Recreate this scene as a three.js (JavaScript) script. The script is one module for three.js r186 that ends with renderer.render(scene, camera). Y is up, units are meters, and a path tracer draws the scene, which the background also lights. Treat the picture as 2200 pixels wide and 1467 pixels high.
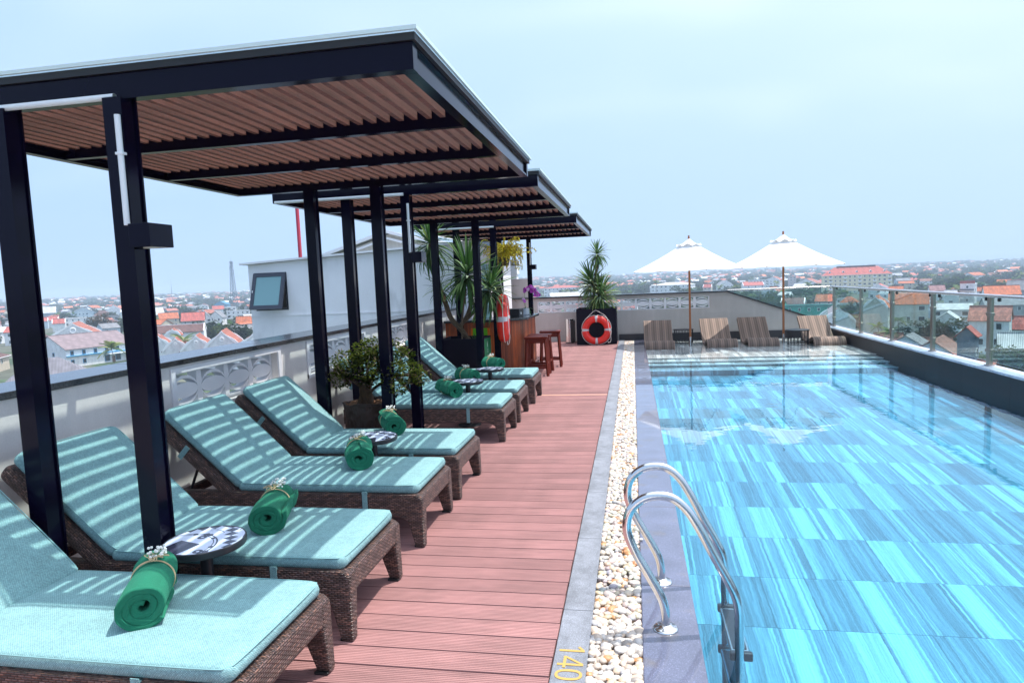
import * as THREE from 'three';
import { RoundedBoxGeometry } from 'three/addons/geometries/RoundedBoxGeometry.js';
import { mergeGeometries } from 'three/addons/utils/BufferGeometryUtils.js';
import { FontLoader } from 'three/addons/loaders/FontLoader.js';
import { TextGeometry } from 'three/addons/geometries/TextGeometry.js';

// ---------------------------------------------------------------- camera, sky, sun, exposure
const scene = new THREE.Scene();
const camera = new THREE.PerspectiveCamera(54.06, 1024 / 682, 0.05, 6000);
camera.rotation.order = 'YXZ';
camera.position.set(0, 1.6, 0);
camera.rotation.set(-0.0914, 0.18102, -0.04133);
const renderer = new THREE.WebGLRenderer({ antialias: true });
renderer.toneMapping = THREE.LinearToneMapping;
renderer.toneMappingExposure = 1.2;
renderer.shadowMap.enabled = true;
const SUN = new THREE.Vector3(0.31, 1, -0.19).normalize();
const sun = new THREE.DirectionalLight(new THREE.Color().setRGB(1, 0.965, 0.9), 4.9);
sun.target.position.set(0, 0, -7); sun.position.copy(SUN).multiplyScalar(60).add(sun.target.position);
sun.castShadow = true; sun.shadow.mapSize.set(4096, 4096); sun.shadow.radius = 1;
Object.assign(sun.shadow.camera, { left: -14, right: 14, top: 14, bottom: -14, near: 1, far: 120 });
scene.add(sun, sun.target);

// ---------------------------------------------------------------- helpers
let seed = 12345;
const R = () => { seed = (seed + 0x6D2B79F5) | 0; let t = Math.imul(seed ^ (seed >>> 15), 1 | seed); t = (t + Math.imul(t ^ (t >>> 7), 61 | t)) ^ t; return ((t ^ (t >>> 14)) >>> 0) / 4294967296; };
const rr = (a, b) => a + (b - a) * R();
const pick = (a) => a[Math.floor(R() * a.length)];
const clamp = (x, a = 0, b = 1) => Math.min(b, Math.max(a, x));
const lerp = (a, b, t) => a + (b - a) * t;
const V = (x, y, z) => new THREE.Vector3(x, y, z);
const hash2 = (x, y, s = 0) => { let h = Math.imul(x | 0, 374761393) + Math.imul(y | 0, 668265263) + Math.imul(s | 0, 974634777); h = Math.imul(h ^ (h >>> 13), 1274126177); return ((h ^ (h >>> 16)) >>> 0) / 4294967296; };
const mod = (a, n) => ((a % n) + n) % n;
function vnoise(x, y, px = 1e9, py = px, s = 0) {          // value noise, period px, py (in cells)
  const ix = Math.floor(x), iy = Math.floor(y); let fx = x - ix, fy = y - iy; fx = fx * fx * (3 - 2 * fx); fy = fy * fy * (3 - 2 * fy);
  const a = hash2(mod(ix, px), mod(iy, py), s), b = hash2(mod(ix + 1, px), mod(iy, py), s), c = hash2(mod(ix, px), mod(iy + 1, py), s), d = hash2(mod(ix + 1, px), mod(iy + 1, py), s);
  return lerp(lerp(a, b, fx), lerp(c, d, fx), fy);
}
function fbm(u, v, f, oct = 4, s = 0) { let r = 0, a = 0.5, t = 0; for (let i = 0; i < oct; i++) { r += a * vnoise(u * f, v * f, f, f, s + i); t += a; f *= 2; a *= 0.5; } return r / t; }
const names = new Map();
function numbered(n) { const k = names.get(n) || 0; names.set(n, k + 1); return k ? `${n}_${String(k).padStart(3, '0')}` : n; }
function shadows(o) { o.castShadow = true; o.receiveShadow = true; return o; }
function thing(name, label, category, p = [0, 0, 0], turn = 0, group) {
  const o = new THREE.Group(); o.name = numbered(name); o.position.set(...p); o.rotation.y = turn; o.userData = { label, category };
  if (group) o.userData.group = group;
  scene.add(o); return o;
}
function struct(name, kind = 'structure') { const o = new THREE.Group(); o.name = numbered(name); o.userData = { kind }; scene.add(o); return o; }
function part(name, geo, m, parent, p, rot) {
  const o = shadows(new THREE.Mesh(geo, m)); o.name = name; if (p) o.position.set(...p); if (rot) o.rotation.set(...rot);
  parent.add(o); return o;
}
function copy(o, label, group) { const c = o.clone(); c.name = numbered(o.name.replace(/_\d+$/, '')); c.userData = { ...o.userData }; if (label) c.userData.label = label; if (group) c.userData.group = group; scene.add(c); return c; }
const flat = (g) => (g.index ? g.toNonIndexed() : g);
function join(list) { const l = list.map((g) => { const f = flat(g); for (const k of Object.keys(f.attributes)) if (!['position', 'normal', 'uv'].includes(k)) f.deleteAttribute(k); f.clearGroups?.(); f.morphAttributes = {}; return f; }); return l.length === 1 ? l[0] : mergeGeometries(l, false); }
function boxUV(g0, s = 1) {                                  // uv in metres, by the way each face points
  const g = flat(g0), p = g.attributes.position, n = new Float32Array(p.count * 2), a = V(), b = V(), c = V();
  for (let i = 0; i < p.count; i += 3) {
    a.fromBufferAttribute(p, i); b.fromBufferAttribute(p, i + 1); c.fromBufferAttribute(p, i + 2);
    const q = b.clone().sub(a).cross(c.clone().sub(a)), x = Math.abs(q.x), y = Math.abs(q.y), z = Math.abs(q.z);
    [a, b, c].forEach((v, k) => { const uv = x > y && x > z ? [v.z, v.y] : y > z ? [v.x, v.z] : [v.x, v.y]; n[(i + k) * 2] = uv[0] * s; n[(i + k) * 2 + 1] = uv[1] * s; });
  }
  g.setAttribute('uv', new THREE.BufferAttribute(n, 2)); return g;
}
const bx = (w, h, d, x = 0, y = 0, z = 0) => boxUV(new THREE.BoxGeometry(w, h, d).translate(x, y, z));
const b2 = (x0, x1, y0, y1, z0, z1) => bx(Math.abs(x1 - x0), Math.abs(y1 - y0), Math.abs(z1 - z0), (x0 + x1) / 2, (y0 + y1) / 2, (z0 + z1) / 2);
const rbx = (w, h, d, r, x = 0, y = 0, z = 0, seg = 2) => boxUV(new RoundedBoxGeometry(w, h, d, seg, r).translate(x, y, z));
const cyl = (r0, r1, h, x = 0, y = 0, z = 0, n = 16) => new THREE.CylinderGeometry(r1, r0, h, n).translate(x, y + h / 2, z);
function tube(pts, r, n = 8, seg = 0, closed = false) { const c = new THREE.CatmullRomCurve3(pts.map((p) => (p.isVector3 ? p : V(...p))), closed, 'centripetal'); return new THREE.TubeGeometry(c, seg || pts.length * 6, r, n, closed); }
function bar(a, b, r, n = 8) { const A = V(...a), B = V(...b), d = B.clone().sub(A), g = new THREE.CylinderGeometry(r, r, d.length(), n); g.applyQuaternion(new THREE.Quaternion().setFromUnitVectors(V(0, 1, 0), d.clone().normalize())); return g.translate((A.x + B.x) / 2, (A.y + B.y) / 2, (A.z + B.z) / 2); }
function beam(a, b, w, h) {                                  // rectangular bar from a to b, h up, w across
  const A = V(...a), B = V(...b), d = B.clone().sub(A), g = boxUV(new THREE.BoxGeometry(w, h, d.length())); const m = new THREE.Matrix4().lookAt(A, B, V(0, 1, 0)); return g.applyMatrix4(m).translate((A.x + B.x) / 2, (A.y + B.y) / 2, (A.z + B.z) / 2);
}
function displace(g, fn) { const p = g.attributes.position, v = V(); for (let i = 0; i < p.count; i++) { v.fromBufferAttribute(p, i); fn(v); p.setXYZ(i, v.x, v.y, v.z); } return g; }
// ---------------------------------------------------------------- textures and materials
function tex(w, h, fn, srgb = true) {
  const d = new Uint8Array(w * h * 4);
  for (let y = 0; y < h; y++) for (let x = 0; x < w; x++) { const c = fn(x / w, y / h, x, y), k = (y * w + x) * 4; if (c.length) { d[k] = clamp(c[0], 0, 255); d[k + 1] = clamp(c[1], 0, 255); d[k + 2] = clamp(c[2], 0, 255); } else d[k] = d[k + 1] = d[k + 2] = clamp(c, 0, 255); d[k + 3] = 255; }
  const t = new THREE.DataTexture(d, w, h, THREE.RGBAFormat); t.wrapS = t.wrapT = THREE.RepeatWrapping; t.magFilter = THREE.LinearFilter; t.minFilter = THREE.LinearMipmapLinearFilter; t.generateMipmaps = true; if (srgb) t.colorSpace = THREE.SRGBColorSpace; t.needsUpdate = true; return t;
}
const rep = (t, sx, sy = sx) => { const c = t.clone(); c.repeat.set(sx, sy); c.needsUpdate = true; return c; };
const lin = (r, g, b) => new THREE.Color().setRGB(r, g, b);
const mat = (c, rough = 0.8, o = {}) => new THREE.MeshStandardMaterial({ color: Array.isArray(c) ? lin(...c) : c, roughness: rough, ...o });
const phys = (c, rough = 0.5, o = {}) => new THREE.MeshPhysicalMaterial({ color: Array.isArray(c) ? lin(...c) : c, roughness: rough, ...o });
const mono = (u, v, f, o, s, lo, hi) => lerp(lo, hi, fbm(u, v, f, o, s));

// sky: hazy tropical noon, whiter toward the sun and the horizon, faint cirrus
{
  const w = 512, h = 256, d = new Float32Array(w * h * 4), dir = V();
  const stops = [[-1, 0.30, 0.36, 0.40], [-0.06, 0.34, 0.42, 0.48], [0, 0.43, 0.61, 0.89], [0.06, 0.41, 0.605, 0.92], [0.22, 0.40, 0.605, 0.94], [0.5, 0.37, 0.585, 0.94], [1, 0.27, 0.5, 0.86]];
  for (let y = 0; y < h; y++) for (let x = 0; x < w; x++) {
    const phi = ((x + 0.5) / w - 0.5) * 2 * Math.PI, th = ((y + 0.5) / h - 0.5) * Math.PI; dir.set(Math.cos(th) * Math.cos(phi), Math.sin(th), Math.cos(th) * Math.sin(phi));
    let k = 1; while (k < stops.length - 1 && dir.y > stops[k][0]) k++;
    const A = stops[k - 1], B = stops[k], t = clamp((dir.y - A[0]) / (B[0] - A[0]));
    let c = [1, 2, 3].map((j) => lerp(A[j], B[j], t));
    if (dir.y > -0.02) {
      const ang = Math.acos(clamp(dir.dot(SUN), -1, 1)) * 57.3, g = 2.2 * Math.exp(-Math.pow(ang / 34, 2)) + 0.24 * Math.exp(-Math.pow(ang / 66, 2));
      const px = dir.x / (dir.y + 0.25), pz = dir.z / (dir.y + 0.25), ci = Math.pow(clamp(vnoise(px * 2.2 + pz * 0.9 + 40, pz * 4 + 40) * 0.6 + vnoise(px * 5 + 90, pz * 11 + 90) * 0.4 - 0.42) * 1.7, 1.3) * 0.12 * clamp(dir.y * 3.5);
      c = c.map((v, j) => v + g * [1, 0.92, 0.82][j] + ci * (1 - 0.35 * j * 0.5));
    }
    const q = (y * w + x) * 4; d[q] = c[0]; d[q + 1] = c[1]; d[q + 2] = c[2]; d[q + 3] = 1;
  }
  const t = new THREE.DataTexture(d, w, h, THREE.RGBAFormat, THREE.FloatType); t.mapping = THREE.EquirectangularReflectionMapping; t.magFilter = THREE.LinearFilter; t.needsUpdate = true;
  scene.background = t; scene.environment = t;
}
const T = {};
T.plankC = tex(512, 128, (u, v) => { const n = fbm(u, v, 8, 5, 3), s = vnoise(u * 6, v * 60, 6, 60, 9), st = Math.pow(clamp(fbm(u, v, 5, 4, 33) * 2.4 - 1.3), 1.3); const k = 0.8 + 0.25 * n + 0.14 * s - 0.12 * st; return [k * 156, k * 114, k * 112]; });
T.weaveB = tex(256, 256, (u, v) => { const row = Math.floor(v * 16), fy = v * 16 - row, cx = u * 5 + (row % 2) * 0.5, fx = cx - Math.floor(cx); const strand = Math.pow(Math.sin(Math.PI * fy), 0.7) * (0.35 + 0.65 * Math.pow(Math.sin(Math.PI * clamp(fx / 0.78)), 0.5)); const spoke = fx > 0.76 ? 0.35 * Math.sin(Math.PI * (fx - 0.76) / 0.24) : 0; return 255 * clamp(Math.max(strand * (fx < 0.8 ? 1 : 0.2), spoke)); }, false);
T.weaveC = tex(256, 256, (u, v) => { const row = Math.floor(v * 16), fy = v * 16 - row, cx = u * 5 + (row % 2) * 0.5, col = Math.floor(mod(cx, 5)), fx = cx - Math.floor(cx); const strand = fy > 0.12 && fy < 0.9 ? (fx < 0.8 ? 1 : 0.62) : 0.4, t = 0.6 + 0.62 * hash2(col, row, 4), warm = hash2(col, row, 8); return [strand * t * (128 + 30 * warm), strand * t * (102 + 14 * warm), strand * t * 96].map((c) => c + 5); });  // gaps between strands darkened in the colour, as recess shade in the weave
T.fabC = tex(256, 256, (u, v) => { const i = Math.floor(u * 64), j = Math.floor(v * 64), c = (i + j) % 2, n = hash2(i, j, 5), f = fbm(u, v, 4, 3, 7); const k = 0.84 + 0.16 * n + 0.1 * (f - 0.5); return [k * (c ? 170 : 128), k * (c ? 200 : 172), k * (c ? 199 : 175)]; });
T.fabB = tex(128, 128, (u, v) => { const a = Math.abs(Math.sin(u * Math.PI * 32)) * Math.abs(Math.sin(v * Math.PI * 32)); return 40 + 200 * a; }, false);
T.granite = tex(256, 256, (u, v, x, y) => { const n = hash2(x, y, 1), m = fbm(u, v, 16, 3, 2); const s = n > 0.93 ? 130 : n > 0.8 ? 76 : 34 + 22 * m; return [s, s, s * 1.06]; });
T.border = tex(512, 512, (u, v, x, y) => { const n = hash2(x, y, 1), m = fbm(u, v, 6, 4, 2), w = fbm(u, v, 24, 2, 6); const s = 116 + 42 * (m - 0.5) + 22 * (w - 0.5) + (n - 0.5) * 46 + (n > 0.97 ? 36 : 0); return [s * 0.97, s, s * 1.07]; });
T.coping = tex(512, 512, (u, v, x, y) => { const n = hash2(x, y, 3), m = fbm(u, v, 5, 5, 12); const st = Math.pow(clamp(fbm(u, v, 7, 4, 22) * 2.6 - 1.45), 1.2); const s = 88 + 26 * (m - 0.5) + (n - 0.5) * 40 + (n > 0.975 ? 60 : 0); return [s * (0.95 + 0.12 * st), s * (0.98 - 0.04 * st), s * (1.12 - 0.32 * st)]; });
T.plaster = tex(512, 512, (u, v, x, y) => { const m = fbm(u, v, 5, 5, 31), s = fbm(u * 4 % 1, v, 8, 3, 5), n = hash2(x, y, 7); const k = 214 + 20 * (m - 0.5) + 10 * (s - 0.5) + 8 * (n - 0.5); return [k, k * 0.982, k * 0.955]; });
T.plasterB = tex(256, 256, (u, v, x, y) => 128 + 90 * (fbm(u, v, 24, 3, 8) - 0.5) + 40 * (hash2(x, y, 2) - 0.5), false);
T.woodC = tex(256, 512, (u, v) => { const p = Math.floor(u * 8), fx = u * 8 - p, tone = 0.72 + 0.5 * hash2(p, 1, 2), g = vnoise(u * 96, v * 5 + 3 * vnoise(u * 8, v * 3, 8, 3), 96, 5, 3), k = tone * (0.75 + 0.4 * g) * (fx < 0.03 || fx > 0.97 ? 0.6 : 1); return [150 * k, 82 * k, 46 * k]; });
T.woodB = tex(256, 64, (u, v) => { const f = u * 8 - Math.floor(u * 8); return f < 0.05 || f > 0.95 ? 0 : 210 + 40 * vnoise(u * 96, v * 4, 96, 4); }, false);
T.finC = tex(256, 256, (u, v, x, y) => { const n = hash2(x, y, 11), s = vnoise(u * 4, v * 64, 4, 64, 4), st = Math.pow(clamp(fbm(u, v, 6, 3, 15) * 2 - 1), 1); const k = 0.82 + 0.3 * n + 0.2 * (s - 0.5) - 0.3 * st; return [150 * k, 112 * k, 104 * k]; });
T.roof = tex(256, 256, (u, v) => { const row = Math.floor(v * 16), col = Math.floor(u * 16 + (row % 2) * 0.5), t = 0.78 + 0.34 * hash2(mod(col, 16), row, 2), f = v * 16 - row; const st = 0.82 + 0.36 * fbm(u, v, 4, 4, 5); return 215 * t * st * (f < 0.14 ? 0.8 : 1); });  // line along each tile row painted darker, as shade under the lap
T.rib = tex(256, 64, (u, v) => (200 + 40 * Math.sin(u * Math.PI * 32)) * (0.85 + 0.3 * fbm(u, v, 4, 3, 6)));
T.wall = tex(256, 256, (u, v, x, y) => { const st = fbm(u * 3 % 1, v, 5, 4, 9), m = fbm(u, v, 4, 4, 1); return 232 + 34 * (m - 0.5) - 30 * Math.pow(clamp(st * 2 - 1), 1.2) + 6 * (hash2(x, y, 1) - 0.5); });
T.ground = tex(1024, 1024, (u, v) => { const a = fbm(u, v, 8, 6, 3), b = fbm(u, v, 40, 3, 13), g = a > 0.5 ? 1 : 0; const k = 0.7 + 0.6 * b; return g ? [70 * k, 98 * k, 56 * k] : [112 * k, 116 * k, 98 * k]; });
T.bark = tex(128, 256, (u, v) => { const k = 0.6 + 0.6 * vnoise(u * 16 + 2 * vnoise(u * 4, v * 8, 4, 8), v * 24, 16, 24, 3); return [128 * k, 108 * k, 86 * k]; });
T.noise = tex(256, 256, (u, v) => 255 * fbm(u, v, 8, 5, 17), false);
T.water = tex(512, 512, (u, v) => { const a = fbm(u, v, 6, 3, 41), b = fbm(u, v, 17, 2, 43); return 255 * (0.72 * a + 0.28 * b); }, false);
const M = {};
M.plank = [0.92, 1, 1.06].map((k) => mat([k, k * 0.995, k * 0.99], 0.72, { map: rep(T.plankC, 0.8, 1 / 0.141) }));
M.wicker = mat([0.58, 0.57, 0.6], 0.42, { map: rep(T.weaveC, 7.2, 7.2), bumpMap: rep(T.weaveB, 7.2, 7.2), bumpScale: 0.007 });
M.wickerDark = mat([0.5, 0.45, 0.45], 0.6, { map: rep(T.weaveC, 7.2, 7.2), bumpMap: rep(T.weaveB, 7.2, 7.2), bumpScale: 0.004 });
M.fabric = phys([0.78, 0.89, 0.91], 0.9, { map: rep(T.fabC, 3.4, 3.4), bumpMap: rep(T.fabB, 9, 9), bumpScale: 0.0012, sheen: 0.35, sheenColor: lin(0.6, 0.8, 0.8), sheenRoughness: 0.6 });
M.piping = mat([0.2, 0.38, 0.39], 0.85);
M.granite = mat([1, 1, 1], 0.16, { map: rep(T.granite, 3, 3) });
M.border = mat([1, 1, 1], 0.62, { map: rep(T.border, 1.1, 1.1) });
M.coping = phys([1, 1.02, 1.22], 0.4, { map: rep(T.coping, 1.25, 1.25), clearcoat: 1, clearcoatRoughness: 0.03 });
M.plaster = mat([1.1, 1.1, 1.13], 0.9, { map: rep(T.plaster, 0.42, 0.42), bumpMap: rep(T.plasterB, 1.5, 1.5), bumpScale: 0.002 });
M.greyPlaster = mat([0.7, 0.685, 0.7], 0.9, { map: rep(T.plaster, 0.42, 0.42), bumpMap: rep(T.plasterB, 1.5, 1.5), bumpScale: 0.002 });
T.stain = tex(512, 512, (u, v, x, y) => { const m = fbm(u, v, 4, 5, 51), dr = fbm(u, v * 0.25, 24, 3, 55), st = Math.pow(clamp(dr * 2.2 - 1.05), 1.1) * clamp(fbm(u, v, 3, 3, 57) * 3 - 1.2), n = hash2(x, y, 7); const k = 222 + 22 * (m - 0.5) - 44 * st + 6 * (n - 0.5); return [k, k * 0.99, k * 0.975]; });
M.roomWhite = mat([1.12, 1.14, 1.2], 0.9, { map: rep(T.stain, 0.24, 0.3), bumpMap: rep(T.plasterB, 1.5, 1.5), bumpScale: 0.002 });
M.railSteel = mat([0.36, 0.33, 0.29], 0.28, { metalness: 1 });
M.whitePaint = mat([0.8, 0.8, 0.83], 0.8, { bumpMap: rep(T.plasterB, 2, 2), bumpScale: 0.0015 });
M.steelPaint = phys([0.003, 0.002, 0.011], 0.14, { specularIntensity: 0.28, bumpMap: rep(T.plasterB, 0.8, 0.8), bumpScale: 0.0002 });
M.fin = [0.9, 1, 1.12].map((k) => mat([0.62 * k, 0.42 * k, 0.37 * k], 0.8, { map: rep(T.finC, 1.2, 3) }));
M.sheet = phys([0.9, 0.96, 0.95], 0.02, { transmission: 1, thickness: 0, ior: 1.5 });
M.sheetEdge = mat([0.6, 0.72, 0.7], 0.4);
M.conduit = mat([0.72, 0.76, 0.78], 0.45);
M.chrome = mat([0.72, 0.71, 0.7], 0.16, { metalness: 1 });
M.steel = mat([0.62, 0.6, 0.58], 0.24, { metalness: 1 });
M.glass = phys([0.84, 0.95, 0.94], 0, { transmission: 1, thickness: 0, ior: 1.5 });
M.dark = phys([0.018, 0.017, 0.022], 0.35);
M.black = mat([0.012, 0.012, 0.014], 0.5);
M.barWood = mat([1, 0.82, 0.7], 0.5, { map: rep(T.woodC, 2.6, 1), bumpMap: rep(T.woodB, 2.6, 1), bumpScale: 0.006 });
M.redWood = phys([0.13, 0.018, 0.009], 0.5, { specularIntensity: 0.4, bumpMap: rep(T.noise, 8, 1), bumpScale: 0.001 });
M.canvas = phys([0.76, 0.77, 0.78], 1, { transmission: 0.22, thickness: 0 });
M.teak = mat([0.5, 0.18, 0.06], 0.45, { map: rep(T.plaster, 4, 1) });
M.bark = mat([0.75, 0.72, 0.68], 0.9, { map: rep(T.bark, 3, 3), bumpMap: rep(T.noise, 6, 6), bumpScale: 0.01 });

// ---------------------------------------------------------------- ground and the building that carries the roof terrace
const groundY = (x, z) => { const r = Math.hypot(x, z), t = clamp((r - 900) / 2300), s = t * t * (3 - 2 * t), az = Math.atan2(x, -z); return GY + s * (20 + 14 * (vnoise(az * 5 + 40, r / 900) - 0.5)) * (az > 0.2 ? 0.75 : 1); };
const GY = -21;                                             // street level below the deck
{
  const nr = 60, na = 150, pos = [], idx = [];
  for (let i = 0; i <= nr; i++) for (let j = 0; j < na; j++) { const r = i === 0 ? 0.01 : 8 * Math.pow(3500 / 8, (i - 1) / (nr - 1)), a = j / na * 2 * Math.PI, x = r * Math.cos(a), z = r * Math.sin(a); pos.push(x, groundY(x, z), z); }
  for (let i = 0; i < nr; i++) for (let j = 0; j < na; j++) { const a = i * na + j, b_ = i * na + (j + 1) % na, c = a + na, d = b_ + na; idx.push(a, b_, c, b_, d, c); }
  const g = new THREE.BufferGeometry(); g.setAttribute('position', new THREE.Float32BufferAttribute(pos, 3)); g.setIndex(idx); g.computeVertexNormals(); const uv = []; for (let i = 0; i < pos.length; i += 3) uv.push(pos[i], pos[i + 2]); g.setAttribute('uv', new THREE.Float32BufferAttribute(uv, 2));
  const gr = part('ground', g, mat([0.5, 0.5, 0.5], 1, { map: rep(T.ground, 1 / 230) }), scene); gr.userData = { kind: 'structure' };
  const hb = thing('hotel_building', 'plain rendered hotel block that carries the roof terrace and pool', 'building', [0, 0, 0]);
  part('wall', b2(-3.4, 5.1, GY, -1.75, -17.2, 9), M.plaster, hb);
  part('deck_slab', b2(-3.26, 0.22, -1.75, -0.045, -17.0, 9), M.plaster, hb);
}
// ---------------------------------------------------------------- deck boards, run across the terrace
{
  const deck = struct('wood_deck'), P = 0.1415, L0 = -3.25, L1 = -0.372;
  const section = () => { const sh = new THREE.Shape(), W = P - 0.006, N = 11, w = W / N; sh.moveTo(-W / 2, -0.013); sh.lineTo(W / 2, -0.013); for (let i = N - 1; i >= 0; i--) { const x = -W / 2 + i * w; sh.lineTo(x + w - 0.0008, 0.0112); sh.lineTo(x + w - 0.0018, 0.013); sh.lineTo(x + 0.0042, 0.013); sh.lineTo(x + 0.0032, 0.0112); } sh.closePath(); return sh; };   // a ribbed composite board
  const geos = [0, 1, 2].map((k) => { const g = boxUV(new THREE.ExtrudeGeometry(section(), { depth: L1 - L0, bevelEnabled: false }).translate(0, 0, -(L1 - L0) / 2).rotateY(Math.PI / 2)); const uv = g.attributes.uv; for (let i = 0; i < uv.count; i++) { uv.setX(i, uv.getX(i) + k * 0.37); uv.setY(i, uv.getY(i) + P / 2); } return g; });
  let n = 0;
  for (let z = 1.35; z > -16.85; z -= P) {
    if (Math.abs(z + 9.12) < P * 0.6 && !deck.done) { deck.done = 1; part('joint_strip', bx(L1 - L0, 0.022, 0.034), mat([0.62, 0.34, 0.2], 0.6), deck, [(L0 + L1) / 2, -0.013, z + 0.05]); part('plank', new RoundedBoxGeometry(L1 - L0, 0.024, 0.07, 1, 0.003), M.plank[1], deck, [(L0 + L1) / 2, -0.013, z - 0.01]); n++; continue; }
    const o = part('plank', geos[Math.floor(hash2(n, 3) * 3)], M.plank[Math.floor(hash2(n, 7) * 3)], deck, [(L0 + L1) / 2 + (hash2(n, 9) - 0.5) * 0.004, -0.013 + (hash2(n, 5) - 0.5) * 0.0015, z]); n++;
  }
}
// ---------------------------------------------------------------- stone border, pebble channel, coping
{
  const sb = struct('stone_border');
  for (let z = 1.4, k = 0; z > -16.85; z -= 0.9, k++) part('border_stone', rbx(0.142, 0.06, 0.897, 0.004), M.border, sb, [-0.2955, -0.03, z - 0.45 - 0.0]);
  const font = await new FontLoader().loadAsync('fonts/droid/droid_sans_regular.typeface.json');
  const ink = mat([0.46, 0.29, 0.08], 0.8);
  const mk = (s, h, w, along, across) => { const g = new TextGeometry(s, { font, size: 1, depth: 0.001, curveSegments: 5 }); g.computeBoundingBox(); const b = g.boundingBox; g.translate(-b.min.x, -b.min.y, 0); g.scale(w / (b.max.x - b.min.x), h / (b.max.y - b.min.y), 1); g.rotateX(-Math.PI / 2); g.rotateY(-Math.PI / 2); return part('painted_lettering', g, ink, sb, [across, 0.0012, along]); };
  mk('140', 0.112, 0.25, -2.775, -0.35); mk('cm', 0.045, 0.11, -2.51, -0.29);
  const cp = struct('pool_coping');
  for (let z = 1.4; z > -16.8; z -= 1.2) part('coping_slab', rbx(0.252, 0.06, 1.1975, 0.006), M.coping, cp, [0.131, -0.031, z - 0.6]);
  // pebbles
  const bed = struct('pebble_bed');
  part('channel', b2(-0.2245, 0.0045, -0.09, -0.06, -16.85, 1.4), mat([0.2, 0.19, 0.18], 1), bed);
  const shapes = [0, 1, 2, 3, 4, 5].map((k) => { const q = new THREE.SphereGeometry(1, 8, 6), p = q.attributes.position, v = V(); for (let i = 0; i < p.count; i++) { v.fromBufferAttribute(p, i); const s = 1 + 0.24 * (vnoise(v.x * 1.3 + k * 7 + 9, v.y * 1.3 + v.z * 0.9 + 20) - 0.5) + 0.2 * (vnoise(v.z * 1.5 + k * 3 + 5, v.x * 1.2 + 8) - 0.5); p.setXYZ(i, v.x * s, v.y * s, v.z * s); } q.computeVertexNormals(); return q; });
  const tones = [[0.78, 0.71, 0.66], [0.8, 0.77, 0.75], [0.76, 0.64, 0.55], [0.6, 0.6, 0.64], [0.78, 0.62, 0.48], [0.7, 0.38, 0.18], [0.46, 0.42, 0.4], [0.82, 0.8, 0.8]];
  const mats = tones.map((c) => mat(c, 0.42, { map: rep(T.plaster, 2) }));
  const place = (big) => { const s = rr(0.0125, 0.022) * (R() < 0.12 ? 1.25 : 1), o = new THREE.Object3D(); o.scale.set(s * rr(0.85, 1.25), s * rr(0.55, 0.8), s * rr(0.95, 1.4)); o.rotation.set(rr(-0.4, 0.4), rr(0, 6.3), rr(-0.4, 0.4)); return o; };
  const tone = () => { const r = R(); return r < 0.26 ? 0 : r < 0.5 ? 1 : r < 0.62 ? 2 : r < 0.72 ? 3 : r < 0.82 ? 4 : r < 0.87 ? 5 : r < 0.9 ? 6 : 7; };
  const rest = []; let singles = 0;
  for (let layer = 0; layer < 2; layer++) for (let z = -2.2; z > -16.8; z -= 0.0265) for (let x = -0.213; x < 0.004; x += 0.027) {
    const o = place(); o.position.set(clamp(x + rr(-0.011, 0.011), -0.212, -0.009), layer ? rr(-0.028, -0.012) : rr(-0.052, -0.042), z + rr(-0.012, 0.012)); const t = tone();
    if (layer && singles < 290 && z > -3.4) { const p = part('pebble', shapes[singles % 6], mats[t], bed); p.position.copy(o.position); p.scale.copy(o.scale).multiplyScalar(1.06); p.rotation.copy(o.rotation); singles++; } else rest.push([o, t]);
  }
  const im = new THREE.InstancedMesh(shapes[0], mat([1, 1, 1], 0.42, { map: rep(T.plaster, 2) }), rest.length); im.name = 'pebble_mass'; im.userData = { kind: 'stuff' };
  rest.forEach(([o, t], i) => { o.updateMatrix(); im.setMatrixAt(i, o.matrix); im.setColorAt(i, lin(...tones[t].map((c) => c * rr(0.9, 1.05)))); }); shadows(im); bed.add(im);
  const stray = part('pebble', shapes[2], mats[1], bed, [0.012, 0.009, -3.98]); stray.scale.set(0.016, 0.009, 0.012);
}
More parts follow.
